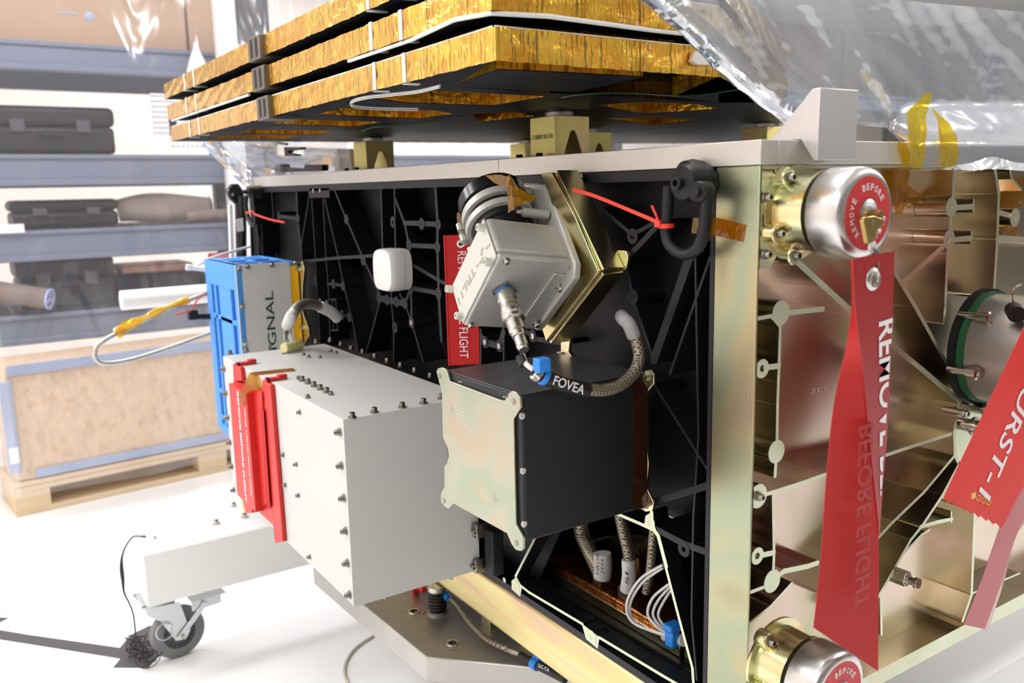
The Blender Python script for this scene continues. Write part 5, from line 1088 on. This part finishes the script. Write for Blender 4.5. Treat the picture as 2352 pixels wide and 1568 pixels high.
b = NB(); lathe(b, [(.0015, .0005), (.0030, .0005), (.0030, 0), (0, 0)], K(*Z6(1115, 440), fc.y-.0206), mY, 14, False, False); finish(b, 'rivet', M['steel'], k)
b = NB(); lathe(b, [(0, -.001), (.0068, -.001), (.0068, .001), (0, .001)], K(*Z6(1115, 600), fc.y-.019), mY, 24, False, False); finish(b, 'key_end', M['white_pl'], k)
rg_ = thing('split_ring', 'thin steel split ring joining the brass key to the red ribbon', 'ring', K(2018, 600, fc.y-.02))
b = NB(); tube(b, [K(x, y, fc.y-.022-.003*i) for i, (x, y) in enumerate(((2006, 570), (2018, 578), (2022, 600), (2016, 625), (2011, 627)))], .0011, 6, 6); tube(b, [K(x, y, fc.y-.023-.003*i) for i, (x, y) in enumerate(((2006, 572), (2015, 580), (2019, 600), (2014, 622)))], .0010, 6, 6); finish(b, 'ring_wire', M['steel_dk'], rg_)
# long folded ribbon
yr = fc.y-.030
t = thing('red_vinyl_streamer', 'long red vinyl streamer folded lengthwise, hanging from the upper key', 'streamer', K(1990, 600, yr))
RL = [(1960, 594), (1961, 640), (1964, 700), (1972, 770), (1984, 860), (1995, 980), (2006, 1090), (2016, 1180), (2019, 1230)]
RR = [(2055, 576), (2053, 640), (2050, 710), (2046, 800), (2043, 900), (2038, 1000), (2030, 1090), (2024, 1180), (2021, 1230)]
b = NB(); A_ = smooth_path([K(x, y, yr) for x, y in RL], 4); B_ = smooth_path([K(x, y, yr) for x, y in RR], 4); ribbon(b, A_, B_, .0009, (0, 1, 0)); finish(b, 'front_face', M['red_vinyl'], t)
DLp = [(1955, 594), (1957, 660), (1956, 720), (1944, 800), (1925, 880), (1912, 960), (1900, 1080), (1893, 1180), (1885, 1290), (1876, 1380), (1869, 1441)]
DRp = [(1962, 600), (1963, 660), (1966, 720), (1975, 800), (1987, 880), (1995, 960), (2006, 1080), (2016, 1180), (2019, 1290), (2018, 1400), (2017, 1541)]
b = NB(); A_ = smooth_path([K(x, y, yr+.030*min(1, .2+i*.12)) for i, (x, y) in enumerate(DLp)], 4); B_ = smooth_path([K(x, y, yr+.0012) for x, y in DRp], 4); ribbon(b, A_, B_, .0009, (0, 1, 0)); finish(b, 'folded_face', M['red_ribbon'], t)
for i, (x, y) in enumerate(((1966, 606), (1984, 604))):
    b = NB(); P_ = [K(x, y+dy, yr+.004) for dy in (0, 60, 140)]; tube(b, P_, lambda s: .0052*(1-s*.8), 12, 4); finish(b, 'rolled_fold', M['red_vinyl'], t)
b = NB(); ec = K(2006, 641, yr-.0004); lathe(b, [(.0065, -.001), (.0072, .0022), (.0095, .003), (.0125, .0016), (.0135, 0)], ec, mY, 32, False, False); finish(b, 'eyelet', M['steel'], t)
b = NB(); lathe(b, [(0, .0004), (.0068, .0004)], ec, mY, 24, False, False); finish(b, 'eyelet_hole', M['gold_panel'], t)
# big lettering, cut by the curled edge
a_ = K(2030, 735, yr-.0003); e_ = K(2012, 1230, yr-.0003); dR = (K(2021, 1230, yr)-K(2048, 735, yr)).normalized()
tl0, tl1 = K(2018, 737, yr-.0005), K(2022, 1290, yr-.0005); eg = K(2026, 1085, yr)-K(2049, 737, yr)
text(t, 'REMOVE BEFORE', M['white_txt'], (tl0+tl1)/2+Vector((.016, 0, 0)), tl1-tl0, (1, 0, 0), (tl1-tl0).length, .032, bold=.02, clip=(K(2049, 737, yr), Vector((-eg.z, 0, eg.x))))
text(t, 'BEFORE FLIGHT', mat('showthrough_lettering', (.36, .008, .008), 0, .5), K(1985, 1190, yr-.002), K(1975, 1400, yr)-K(1985, 980, yr), (-1, 0, 0), (K(1975, 1400, yr)-K(1985, 980, yr)).length, .028, 'showthrough', bold=.01)
# second cap lower
c2_ = at(1930, 1592, 'y', -.104); c2_.y = 0
cap(c2_, 'steel cap with red dial at the bottom corner of the gold face, cut off below')
# far round port with cover
pc = at(2278, 798, 'y', -.02); PR = (at(2278, 676, 'y', -.02).z-pc.z)/.118; pc.y = 0
t = thing('port_cover', 'large round steel port cover with green gasket at the right picture edge', 'cover', pc)
L = lambda prof, nm, m_, n_=64: finish((lambda B: (lathe(B, [(r0*PR, h0) for r0, h0 in prof], pc, mY, n_, False, False), B)[1])(NB()), nm, m_, t)
L([(.128, 0), (.128, .012), (.110, .012)], 'dark_ring', M['blk_matte']); L([(.112, .008), (.122, .010), (.122, .022), (.110, .023)], 'green_gasket', M['green']); L([(.118, .0225), (.118, .150), (.113, .158), (.02, .160), (0, .160)], 'steel_cover', M['port_steel'])
for a_, rr in ((196, .128), (140, .122), (115, .10)):
    q = Vector((math.cos(R(a_))*rr*PR, 0, math.sin(R(a_))*rr*PR)); bb = NB(); lathe(bb, [(.006, .0), (.006, .03), (.010, .031), (.010, .046), (.007, .048), (.007, .053), (0, .053)], pc+q+mY*.002, mY, 20, False, False); finish(bb, 'clamp_screw', M['steel'], t)
b = NB(); tube(b, [K(*ZB(x, y), -.085) for x, y in ((770, 35), (735, 55), (718, 100), (730, 150), (765, 190))], .0012, 6, 6); finish(b, 'lanyard_wire', M['steel'], t)
b = NB(); cyl(b, K(*ZB(725, 185), -.083), K(*ZB(745, 215), -.10), .012, 18); finish(b, 'black_knob', M['blk_matte'], t)
# starburst ribbon
ys_ = -.135
t = thing('red_woven_streamer', 'bright red ribbon with zigzag end lettered STARBURST-1, crossing the right picture edge', 'streamer', K(2300, 1000, ys_))
c_l0, c_l1 = Vector((2362, 732)), Vector((2168, 1143)); c_r0, c_r1 = Vector((2515, 800)), Vector((2304, 1207))
LB_, RB_ = [], []
b = NB(); zig = []
for i in range(17):
    f = i/16; x = c_l1.x+(c_r1.x-c_l1.x)*f; y = c_l1.y+(c_r1.y-c_l1.y)*f; zig.append((x+(4 if i % 2 else 0), y+(9 if i % 2 else 0)))
top_l = Vector((2450, 540)); top_r = Vector((2600, 600))
poly(b, [K(*top_l, ys_), K(*c_l0, ys_)]+[K(x, y, ys_) for x, y in zig]+[K(*c_r0, ys_), K(*top_r, ys_)], (0, .0010, 0)); finish(b, 'ribbon_cloth', M['red_streamer'], t)
e_ = K(2256, 1142, ys_-.0004); a_ = K(2256+.42*470, 1142-470, ys_-.0004)
text(t, 'STARBURST-1', M['white_txt'], (a_+e_)/2+Vector((.004, 0, .001)), e_-a_, (1, 0, .45), (e_-a_).length, .0375, bold=.012)
b = NB()
for i in range(4):
    p = K(2232+i*11.5, 1133+i*5, ys_-.0003); q = K(2241+i*11.5, 1143+i*5, ys_-.0003)
    if i == 0: bx(b, (p.x, p.y, min(p.z, q.z)), (q.x, p.y+.0003, max(p.z, q.z)))
    else:
        for (u0, u1, w0, w1) in ((0, 1, 0, .15), (0, 1, .85, 1), (0, .15, 0, 1), (.85, 1, 0, 1)): bx(b, (p.x+(q.x-p.x)*u0, p.y, q.z+(p.z-q.z)*w0), (p.x+(q.x-p.x)*u1, p.y+.0003, q.z+(p.z-q.z)*w1))
finish(b, 'printed_squares', M['gold_txt'], t)
t = thing('translucent_red_streamer', 'dull translucent red streamer behind the zigzag ribbon at the right edge', 'streamer', K(2290, 1300, -.10))
b = NB(); A_ = smooth_path([K(x, y, -.10) for x, y in ((2330, 1110), (2295, 1215), (2255, 1330), (2214, 1434))], 5); B_ = smooth_path([K(x, y, -.085) for x, y in ((2420, 1130), (2340, 1220), (2305, 1340), (2272, 1440))], 5)
C_ = [ (p+q)/2+Vector((0, -.012, 0)) for p, q in zip(A_, B_)]
ribbon(b, A_, C_, .0006, (0, 1, 0)); ribbon(b, C_, B_, .0006, (0, 1, 0)); b2 = [K(x, y, -.10) for x, y in ((2330, 1110), (2420, 1130), (2520, 900), (2440, 880))]; poly(b, b2, (0, .0006, 0)); finish(b, 'streamer_sheet', M['pink_film'], t)

# ================================================================== ALUMINIUM GUSSET ON THE RAIL
g0_, g1_ = .069, .144
t = thing('aluminium_stop_block', 'tall brushed aluminium stop block with sloping side on the rail above the cap', 'block', (.1, 0, 1.33))
zt2 = at(1885, 201, 'y', -.03).z; zb2 = at(1882, 368, 'y', -.03).z
b = NB(); poly(b, [(g0_, -.030, zt2), (g0_, -.030, zb2), (g0_, -.024, zb2), (g0_, -.0035, ZT+.0006), (g0_, .043, ZT+.0006), (g0_, .043, ZT+.004), (g0_, -.006, zt2-.012), (g0_, -.018, zt2)], (g1_-g0_, 0, 0)); finish(b, 'block_body', M['alu_z'], t, bevel=.0008)

# ================================================================== FOIL-EDGED PANEL STACK
pz = [(1.453, 1.4915), (1.5105, 1.5490), (1.568, 1.606)]
PX = [(-.26, .187), (.128, .19), (.94, .73), (1.75, 1.62), (1.2, 1.76), (0, 1.850), (-.26, 1.889)]
Z0 = lambda x, y: (1000+x/2.94, y/2.94)
pk = [[(1035, 200), (1143, 160), (1300, 167), (1476, 177), (1326, 212), (1180, 206)], [(852, 226), (1010, 208), (1262, 222), (1132, 243), (940, 237)], [(728, 263), (785, 248), (1000, 254), (1045, 262), (960, 273)],
      [(622, 285), (665, 274), (880, 280), (815, 291)], [(536, 307), (578, 297), (775, 301), (727, 310)], [(472, 318), (510, 312), (690, 313), (655, 320)], [(1545, 224), (1707, 204), (1800, 236), (1650, 236)], [(1370, 242), (1480, 233), (1600, 240), (1660, 250), (1480, 262)], [(1080, 262), (1180, 256), (1230, 268), (1100, 280)], [(1390, 272), (1500, 268), (1600, 276), (1500, 288)]]
labels = ['lowest foil-edged deployable panel, resting on the gold posts', 'middle foil-edged deployable panel between the upper and lower ones', 'topmost foil-edged deployable panel, cut by the top picture edge']
for k_, (za, zb) in enumerate(pz):
    t = thing('foil_edged_panel', labels[k_], 'panel', (.3, 1, za), 'foil-edged deployable panels')
    sh = Vector((-.004*k_, 0, 0)); pts = [Vector((x, y, za))+sh for x, y in PX]
    holes = [[at(x, y, 'z', za) for x, y in L_] for L_ in pk] if k_ == 0 else [[Vector((-.22, .25, za)), Vector((.12, .25, za)), Vector((-.22, .6, za))], [Vector((-.22, .75, za)), Vector((.3, .75, za)), Vector((-.22, 1.2, za))], [Vector((-.2, 1.35, za)), Vector((.3, 1.35, za)), Vector((-.2, 1.8, za))]]
    for zz_, nm in ((za, 'lower_skin'), (zb-.001, 'upper_skin')):
        b = NB()
        for ring in [pts]+(holes if nm == 'lower_skin' else []):
            vs = [b.verts.new(Vector((p.x, p.y, zz_))) for p in ring]
            for i in range(len(vs)): b.edges.new((vs[i], vs[(i+1) % len(vs)]))
        bmesh.ops.triangle_fill(b, use_beauty=True, use_dissolve=False, edges=b.edges[:])
        r = bmesh.ops.extrude_face_region(b, geom=b.faces[:]); bmesh.ops.translate(b, verts=[g for g in r['geom'] if isinstance(g, bmesh.types.BMVert)], vec=(0, 0, .0012)); bmesh.ops.recalc_face_normals(b, faces=b.faces)
        finish(b, nm, M['panel_under'], t)
    for ring in holes:
        b = NB()
        for i in range(len(ring)):
            p, q = ring[i], ring[(i+1) % len(ring)]; d = (q-p).normalized(); n_ = Vector((d.y, -d.x, 0))*.0006
            obox(b, p+Zv*.0012, q-p, n_, Zv*(zb-za-.003))
        finish(b, 'pocket_foil', M['kapton'], t)
    # foil edge, gently uneven
    b = NB(); n_ = len(pts); ring = []
    for i in range(n_):
        p, q = pts[i], pts[(i+1) % n_]; m_ = max(2, int((q-p).length/.012)); d = (q-p).normalized(); nn = Vector((d.y, -d.x, 0))
        for j in range(m_): 
            u = p+(q-p)*j/m_; w_ = 0 if j == 0 else 1
            ring.append((u, nn, w_))
    rws = []
    for (u, nn, w_) in ring:
        w = random.uniform(-1, 1)*w_
        rws.append([b.verts.new(u+nn*(.0016+.0006*math.sin(h*9+u.y*60)*w_+.0004*random.uniform(-1, 1)*w_)+Zv*((zb-za+.001)*h-.0004+(.0007*w if h in (0, 1) else 0))) for h in (0, .2, .4, .6, .8, 1)])
    for i in range(len(rws)):
        for j in range(5): b.faces.new((rws[i][j], rws[(i+1) % len(rws)][j], rws[(i+1) % len(rws)][j+1], rws[i][j+1]))
    finish(b, 'foil_edge', M['kapton'], t, smooth=50)
    if k_ < 2:
        b = NB(); P_ = [pts[0]+Vector((-.001, .003, zb-za+.001))]+[Vector((-.261, y, zb+.0005)) for y in (.5, .9, 1.3, 1.88)]; tube(b, P_, .0012, 6, 5); tube(b, [pts[0]+Vector((0, -.001, zb-za+.001)), pts[1]+Vector((0, -.001, zb-za+.001))], .0010, 6, 0); finish(b, 'upper_bead', M['silicone'], t)
    if k_ == 1:
        b = NB(); tube(b, [Vector((-.258+sh.x, y, za-.003)) for y in (1.86, 1.6, 1.3, 1.15)], .0032, 8, 5); finish(b, 'white_bead', M['silicone'], t); b = NB(); tube(b, [Vector((-.258+sh.x, y, za-.003)) for y in (.62, .4, .19)]+[Vector((.0, .19, za-.003)), Vector((.12, .192, za-.003))], .0030, 8, 3); finish(b, 'white_bead', M['silicone'], t)
    for px in (862, 931, 455 if k_ else 458, 433 if k_ else 436):
        yb_ = at(px, (197 if px > 800 else 290)-45*k_, 'x', -.262).y; b = NB(); bx(b, (-.2636+sh.x, yb_-.005, za-.002), (-.2619+sh.x, yb_+.005, zb+.002)); bx(b, (-.2636+sh.x, yb_-.005, za-.0028), (-.24, yb_+.005, za-.0006)); finish(b, 'white_band', M['silicone'], t)
    # hinge block
    ph = at(592+7*(0 if k_ == 2 else k_ == 0), 265-55*k_, 'x', -.27); y0_ = at(590 if k_ else 592, 255, 'x', -.27).y; y1_ = at(618, 255, 'x', -.27).y
    b = NB(); bx(b, (-.2715+sh.x, min(y0_, y1_), za-.006), (-.2005+sh.x, max(y0_, y1_), zb+.001)); hb = finish(b, 'hinge_block', M['steel_dk'] if 0 else mat('bronze_grey_hinge', (.17, .145, .12), .6, .4), t, bevel=.001)
    b = NB(); yw = abs(y0_-y1_); ym = (y0_+y1_)/2
    for s in (-1, 1):
        yc_ = ym+s*yw*.2; hh = (zb-za)*.30; zc_ = (za+zb)/2-.002
        poly(b, [Vector((-.2718+sh.x, yc_+yw*.10*math.cos(a_), zc_+(hh if math.sin(a_) > 0 else -hh)+yw*.10*math.sin(a_))) for a_ in [2*math.pi*i/16+.01 for i in range(16)]], (.0002, 0, 0))
        for zq in (-.44, .44): lathe(b, [(0, 0), (.0014, 0)], (-.2718+sh.x, yc_+yw*.14, zc_+(zb-za)*zq), mX, 8, False, False)
    finish(b, 'hinge_slot', M['blk'], hb)
# cables under the lowest panel
t = thing('harness_wires', 'pair of white wires looping under the lowest foil-edged panel', 'wires', at(850, 235, 'z', 1.445))
for dy in (0, 4):
    b = NB(); tube(b, [at(x, y+dy, 'z', 1.449) for x, y in ((1010, 196), (960, 208), (900, 215), (840, 222), (808, 232), (815, 242), (870, 247), (960, 249))], .0018, 6, 6); finish(b, 'wire', M['white_wire'], t)
b = NB(); tube(b, [at(x, y, 'z', 1.4495) for x, y in ((830, 302), (860, 292), (950, 288), (1010, 280))], .0014, 6, 6); tag(finish(b, 'green_wire', M['green']), 'thin green wire on the dark underside of the lowest panel, left part', 'wire')
b = NB(); tube(b, [at(x, y, 'z', 1.4495) for x, y in ((1290, 224), (1340, 216), (1450, 214), (1580, 220), (1700, 205))], .0014, 6, 6); tag(finish(b, 'green_wire', M['green']), 'thin green wire on the dark underside of the lowest panel, right part', 'wire')
# hinge bracket near right end
b = NB(); p = at(1607, 130, 'y', .182); ppx(b, [(1590, 140), (1598, 118), (1612, 114), (1650, 132), (1650, 150), (1600, 148)], 'y', .176, .1845); tag(finish(b, 'silver_hinge_plate', M['alu'], bevel=.001), 'silver hinge plate at the right end of the lowest foil-edged panel edge', 'bracket')
# posts
def post(x0, y0, w_, label, txt=None, zt3=None):
    zt3 = zt3 or ZT+.090; z0_ = ZT-.0055
    t = thing('gold_post_block', label, 'support block', (x0+w_/2, y0+w_/2, z0_), 'gold support blocks on the deck')
    b = NB(); m_ = x0+w_*.52
    poly(b, [Vector(p) for p in ((x0, y0, zt3), (x0, y0, z0_), (x0+w_*.18, y0, z0_), (m_-w_*.09, y0, z0_+.060), (m_-w_*.04, y0, z0_+.066), (m_+w_*.04, y0, z0_+.066), (m_+w_*.09, y0, z0_+.060), (x0+w_*.86, y0, z0_), (x0+w_, y0, z0_), (x0+w_, y0, zt3))], (0, w_, 0)); finish(b, 'block_body', M['gold_block'], t, bevel=.0012)
    b = NB(); lathe(b, [(.030, 0), (.030, .0095)], (x0+w_/2, y0+w_/2, zt3), (0, 0, 1), 28); finish(b, 'washer_stack', M['steel'], t)
    b = NB(); bx(b, (x0-.035, y0+.01, z0_), (x0-.0005, y0+w_+.035, z0_+.010)); finish(b, 'black_foot', M['blk_matte'], t, bevel=.001)
    for dy in (.03, w_+.015): bolt(t, (x0-.018, y0+dy, z0_+.010), (0, 0, 1), BOLT_K, 'bolt', 1.2)
    if txt: text(t, txt, M['etch'], Vector((x0-.0003, y0+w_*.5, z0_+.056)), (0, -1, 0), (0, 0, 1), w_*.82, .0095)
post(.206, .70, .087, 'gold support block marked F100047-011/01, nearest of the blocks under the panels', 'F100047-011/01')
post(.194, 1.585, .087, 'gold support block further left under the foil-edged panels')
post(.95, .80, .087, 'gold support block at the far right under the panels')
post(.60, 1.10, .087, 'gold support block in the middle of the deck behind the nearest block')
post(.75, 1.60, .087, 'gold support block at the back of the deck')
# bracket with curved cable at left under panels
t = thing('latch_mechanism', 'dark grey latch bracket with a curved black cable on the left end of the deck', 'latch', at(700, 385, 'x', .12))
vx = .10
b = NB(); ppx(b, [ZP(x, y) for x, y in ((975, 1405), (1050, 1405), (1058, 1435), (1225, 1440), (1232, 1408), (1378, 1410), (1380, 1466), (975, 1476))], 'x', vx, vx+.02); finish(b, 'latch_base', M['blk_matte'], t, bevel=.001)
b = NB(); ppx(b, [ZP(x, y) for x, y in ((1050, 1260), (1190, 1260), (1190, 1280), (1095, 1290), (1075, 1310), (1150, 1318), (1150, 1335), (1060, 1338))], 'x', vx, vx+.02); finish(b, 'latch_hook', M['blk_matte'], t, bevel=.001)
b = NB(); tube(b, [at(*ZP(x, y), 'x', vx) for x, y in ((1080, 1235), (980, 1225), (910, 1265), (885, 1330), (900, 1390), (945, 1440), (985, 1450))], .0042, 10, 6); finish(b, 'curved_cable', M['rubber_black'], t)
b = NB(); ppx(b, [ZP(x, y) for x, y in ((1225, 1265), (1610, 1275), (1640, 1470), (1230, 1430))], 'x', vx+.2, vx+.25); finish(b, 'grey_panel', mat('brown_grey_plate', (.17, .15, .135), .4, .5), t)
# ================================================================== SILVERY FILM
from mathutils import noise
def interp(P_, s):
    # arc-length parameter
    ls = [0]
    for a, c in zip(P_, P_[1:]): ls.append(ls[-1]+(Vector(c)-Vector(a)).length)
    d = s*ls[-1]
    for i in range(len(P_)-1):
        if d <= ls[i+1] or i == len(P_)-2:
            f = (d-ls[i])/max(1e-9, ls[i+1]-ls[i]); return Vector(P_[i]).lerp(Vector(P_[i+1]), f)
TOP = [(1440, -40), (1600, -60), (1900, -60), (2030, -8), (2120, 6), (2240, 16), (2470, 40)]
BOT = [(1808, 275), (1845, 262), (1900, 270), (1990, 290), (2036, 293), (2072, 330), (2092, 372), (2110, 388), (2200, 391), (2300, 386), (2470, 392)]
LEF = [(1440, -40), (1560, 58), (1640, 138), (1720, 208), (1808, 275)]; RIG = [(2470, 40), (2470, 392)]
NS, NT = 150, 64; b = NB(); G_ = []
def fold(px, py):
    """long soft diagonal folds plus crumple"""
    d1 = (px-py*.62-1560)/95; d2 = (px+py*.08-1700)/170
    return .010*math.sin(d1)+.006*math.sin(d2*2.1+1)
for i in range(NS+1):
    s = i/NS; col = []
    for j in range(NT+1):
        t_ = j/NT
        T_, B_2, L_2, R_2 = Vector(interp(TOP, s)), Vector(interp(BOT, s)), Vector(interp(LEF, t_)), Vector(interp(RIG, t_))
        p2 = T_*(1-t_)+B_2*t_+L_2*(1-s)+R_2*s-(Vector(TOP[0])*(1-s)*(1-t_)+Vector(TOP[-1])*s*(1-t_)+Vector(BOT[0])*(1-s)*t_+Vector(BOT[-1])*s*t_)
        k2 = max(0, min(1, (p2.x-2040)/70)); low = max(0, min(1, (p2.y-230)/110)); low = low*low*(3-2*low)
        v = .062*(1-k2*low)+(-.012)*(k2*low)
        v += (fold(p2.x, p2.y)+.004*noise.noise(((p2.x-p2.y*.6)/45, (p2.x*.6+p2.y)/200, 0))+.0007*noise.noise((p2.x/22, p2.y/22, 3)))*(1-.75*k2*low)
        if 1780 < p2.x < 2060: v = max(v, .048) if k2 < .05 else v
        col.append(b.verts.new(at(p2.x, p2.y, 'y', v)))
    G_.append(col)
for i in range(NS):
    for j in range(NT): b.faces.new((G_[i][j], G_[i+1][j], G_[i+1][j+1], G_[i][j+1]))
fm = tag(finish(b, 'clear_film_drape', M['film'], smooth=60), 'wrinkled silvery clear film draped over the right side of the equipment', 'film')
b = NB(); Lp = smooth_path([at(x+6, y, 'y', .058) for x, y in LEF], 8); tube(b, Lp, lambda s: .0085+.003*math.sin(s*40)*.3, 8, 0); finish(b, 'folded_hem', M['film_edge'], fm)
b = NB(); P_ = [at(x, y, 'y', .052-.0*x) for x, y in ((1500, -20), (1600, 60), (1690, 150), (1745, 215), (1812, 268))]; Q_ = [at(x+30, y-6, 'y', .050) for x, y in ((1500, -20), (1600, 60), (1690, 150), (1745, 215), (1808, 262))]; ribbon(b, smooth_path(P_, 5), smooth_path(Q_, 5)); finish(b, 'crease', M['film_edge'], fm)
# film hanging over the rail edge, bright roll
b = NB(); A_ = smooth_path([at(x, y, 'y', -.014) for x, y in ((2190, 380), (2230, 374), (2280, 360), (2330, 372), (2400, 380))], 5); B_ = smooth_path([at(x, y, 'y', -.022) for x, y in ((2192, 388), (2230, 392), (2280, 388), (2330, 391), (2400, 396))], 5); ribbon(b, A_, B_); finish(b, 'hem_roll', M['film_edge'], fm)
tapepoly([ZF(x, y) for x, y in ((1385, 930), (1520, 780), (1570, 765), (1590, 790), (1535, 960), (1550, 1100), (1520, 1200), (1525, 1380), (1430, 1395), (1410, 1300), (1395, 1100))], 'y', -.016, 'yellow tape strip fixing the clear film to the rail, left of the pair', 'kapton_tape_lt')
tapepoly([ZF(x, y) for x, y in ((1570, 870), (1620, 920), (1740, 1030), (1800, 1150), (1812, 1290), (1780, 1385), (1655, 1385), (1665, 1290), (1690, 1160), (1640, 1000))], 'y', -.016, 'yellow tape strip fixing the clear film to the rail, right of the pair', 'kapton_tape_lt')
tapepoly([ZF(x, y) for x, y in ((1300, 1180), (1400, 1180), (1415, 1385), (1360, 1385))], 'y', -.0035, 'pale yellow tape stretch flat on the rail beside the taped film', 'kapton_tape_lt')
tapepoly([ZA(x, y) for x, y in ((0, 20), (155, 35), (135, 180), (290, 282), (150, 382), (100, 370), (85, 450), (30, 430), (0, 300))], 'y', .040, 'amber tape pieces stuck behind the upper steel cap')
tapepoly([ZA(x, y) for x, y in ((1070, 110), (1184, 100), (1184, 330), (1120, 400), (980, 400), (1030, 250))], 'y', .040, 'amber tape in the top right pocket of the gold face')
tapepoly([ZA(x, y) for x, y in ((985, 545), (1110, 530), (1150, 600), (1090, 640), (1010, 620))], 'y', .038, 'shiny amber tape scrap below the small ring boss at the right edge', 'kapton_tape')
tapepoly([(1645, 504), (1714, 516), (1708, 555), (1646, 540)], 'y', 0 if 0 else .0, 'x') if 0 else None
b = NB(); poly(b, [at(x, y, 'x', -.0006) for x, y in ((1644, 500), (1714, 516), (1707, 556), (1643, 541))], (.0004, 0, 0)); tag(finish(b, 'amber_tape', M['kapton_tape']), 'amber tape stuck across the gold corner post beside the shackle', 'tape')
b = NB(); ribbon(b, [at(x, y, 'x', -.022) for x, y in ((1592, 500), (1644, 500))], [at(x, y, 'x', -.022) for x, y in ((1588, 535), (1644, 541))]); tag(finish(b, 'amber_tape', M['kapton_tape']), 'amber tape wrapped from the shackle bow towards the corner post', 'tape')
# film at the far left corner
def sheet(L, R_, v, label, m_='film', am=.006):
    b = NB(); A_ = smooth_path([at(x, y, 'y', v) for x, y in L], 6); B_ = smooth_path([at(x, y, 'y', v) for x, y in R_], 6); rr = []
    for i, (p, q) in enumerate(zip(A_, B_)): rr.append([b.verts.new(p.lerp(q, k/10)+Vector((0, am*noise.noise((i*.3, k*.5, 2))*4, 0))) for k in range(11)])
    for p, q in zip(rr, rr[1:]):
        for k in range(10): b.faces.new((p[k], p[k+1], q[k+1], q[k]))
    tag(finish(b, 'clear_film', M[m_]), label, 'film')
sheet([(455, 320), (490, 360), (530, 400), (570, 434)], [(500, 322), (540, 360), (575, 395), (580, 410)], 2.02, 'strip of clear film hanging over the far left corner of the body', 'film_edge')
sheet([(495, 322), (540, 360), (600, 405)], [(800, 322), (790, 360), (760, 400)], 2.04, 'clear film behind the latch on the left end of the deck')
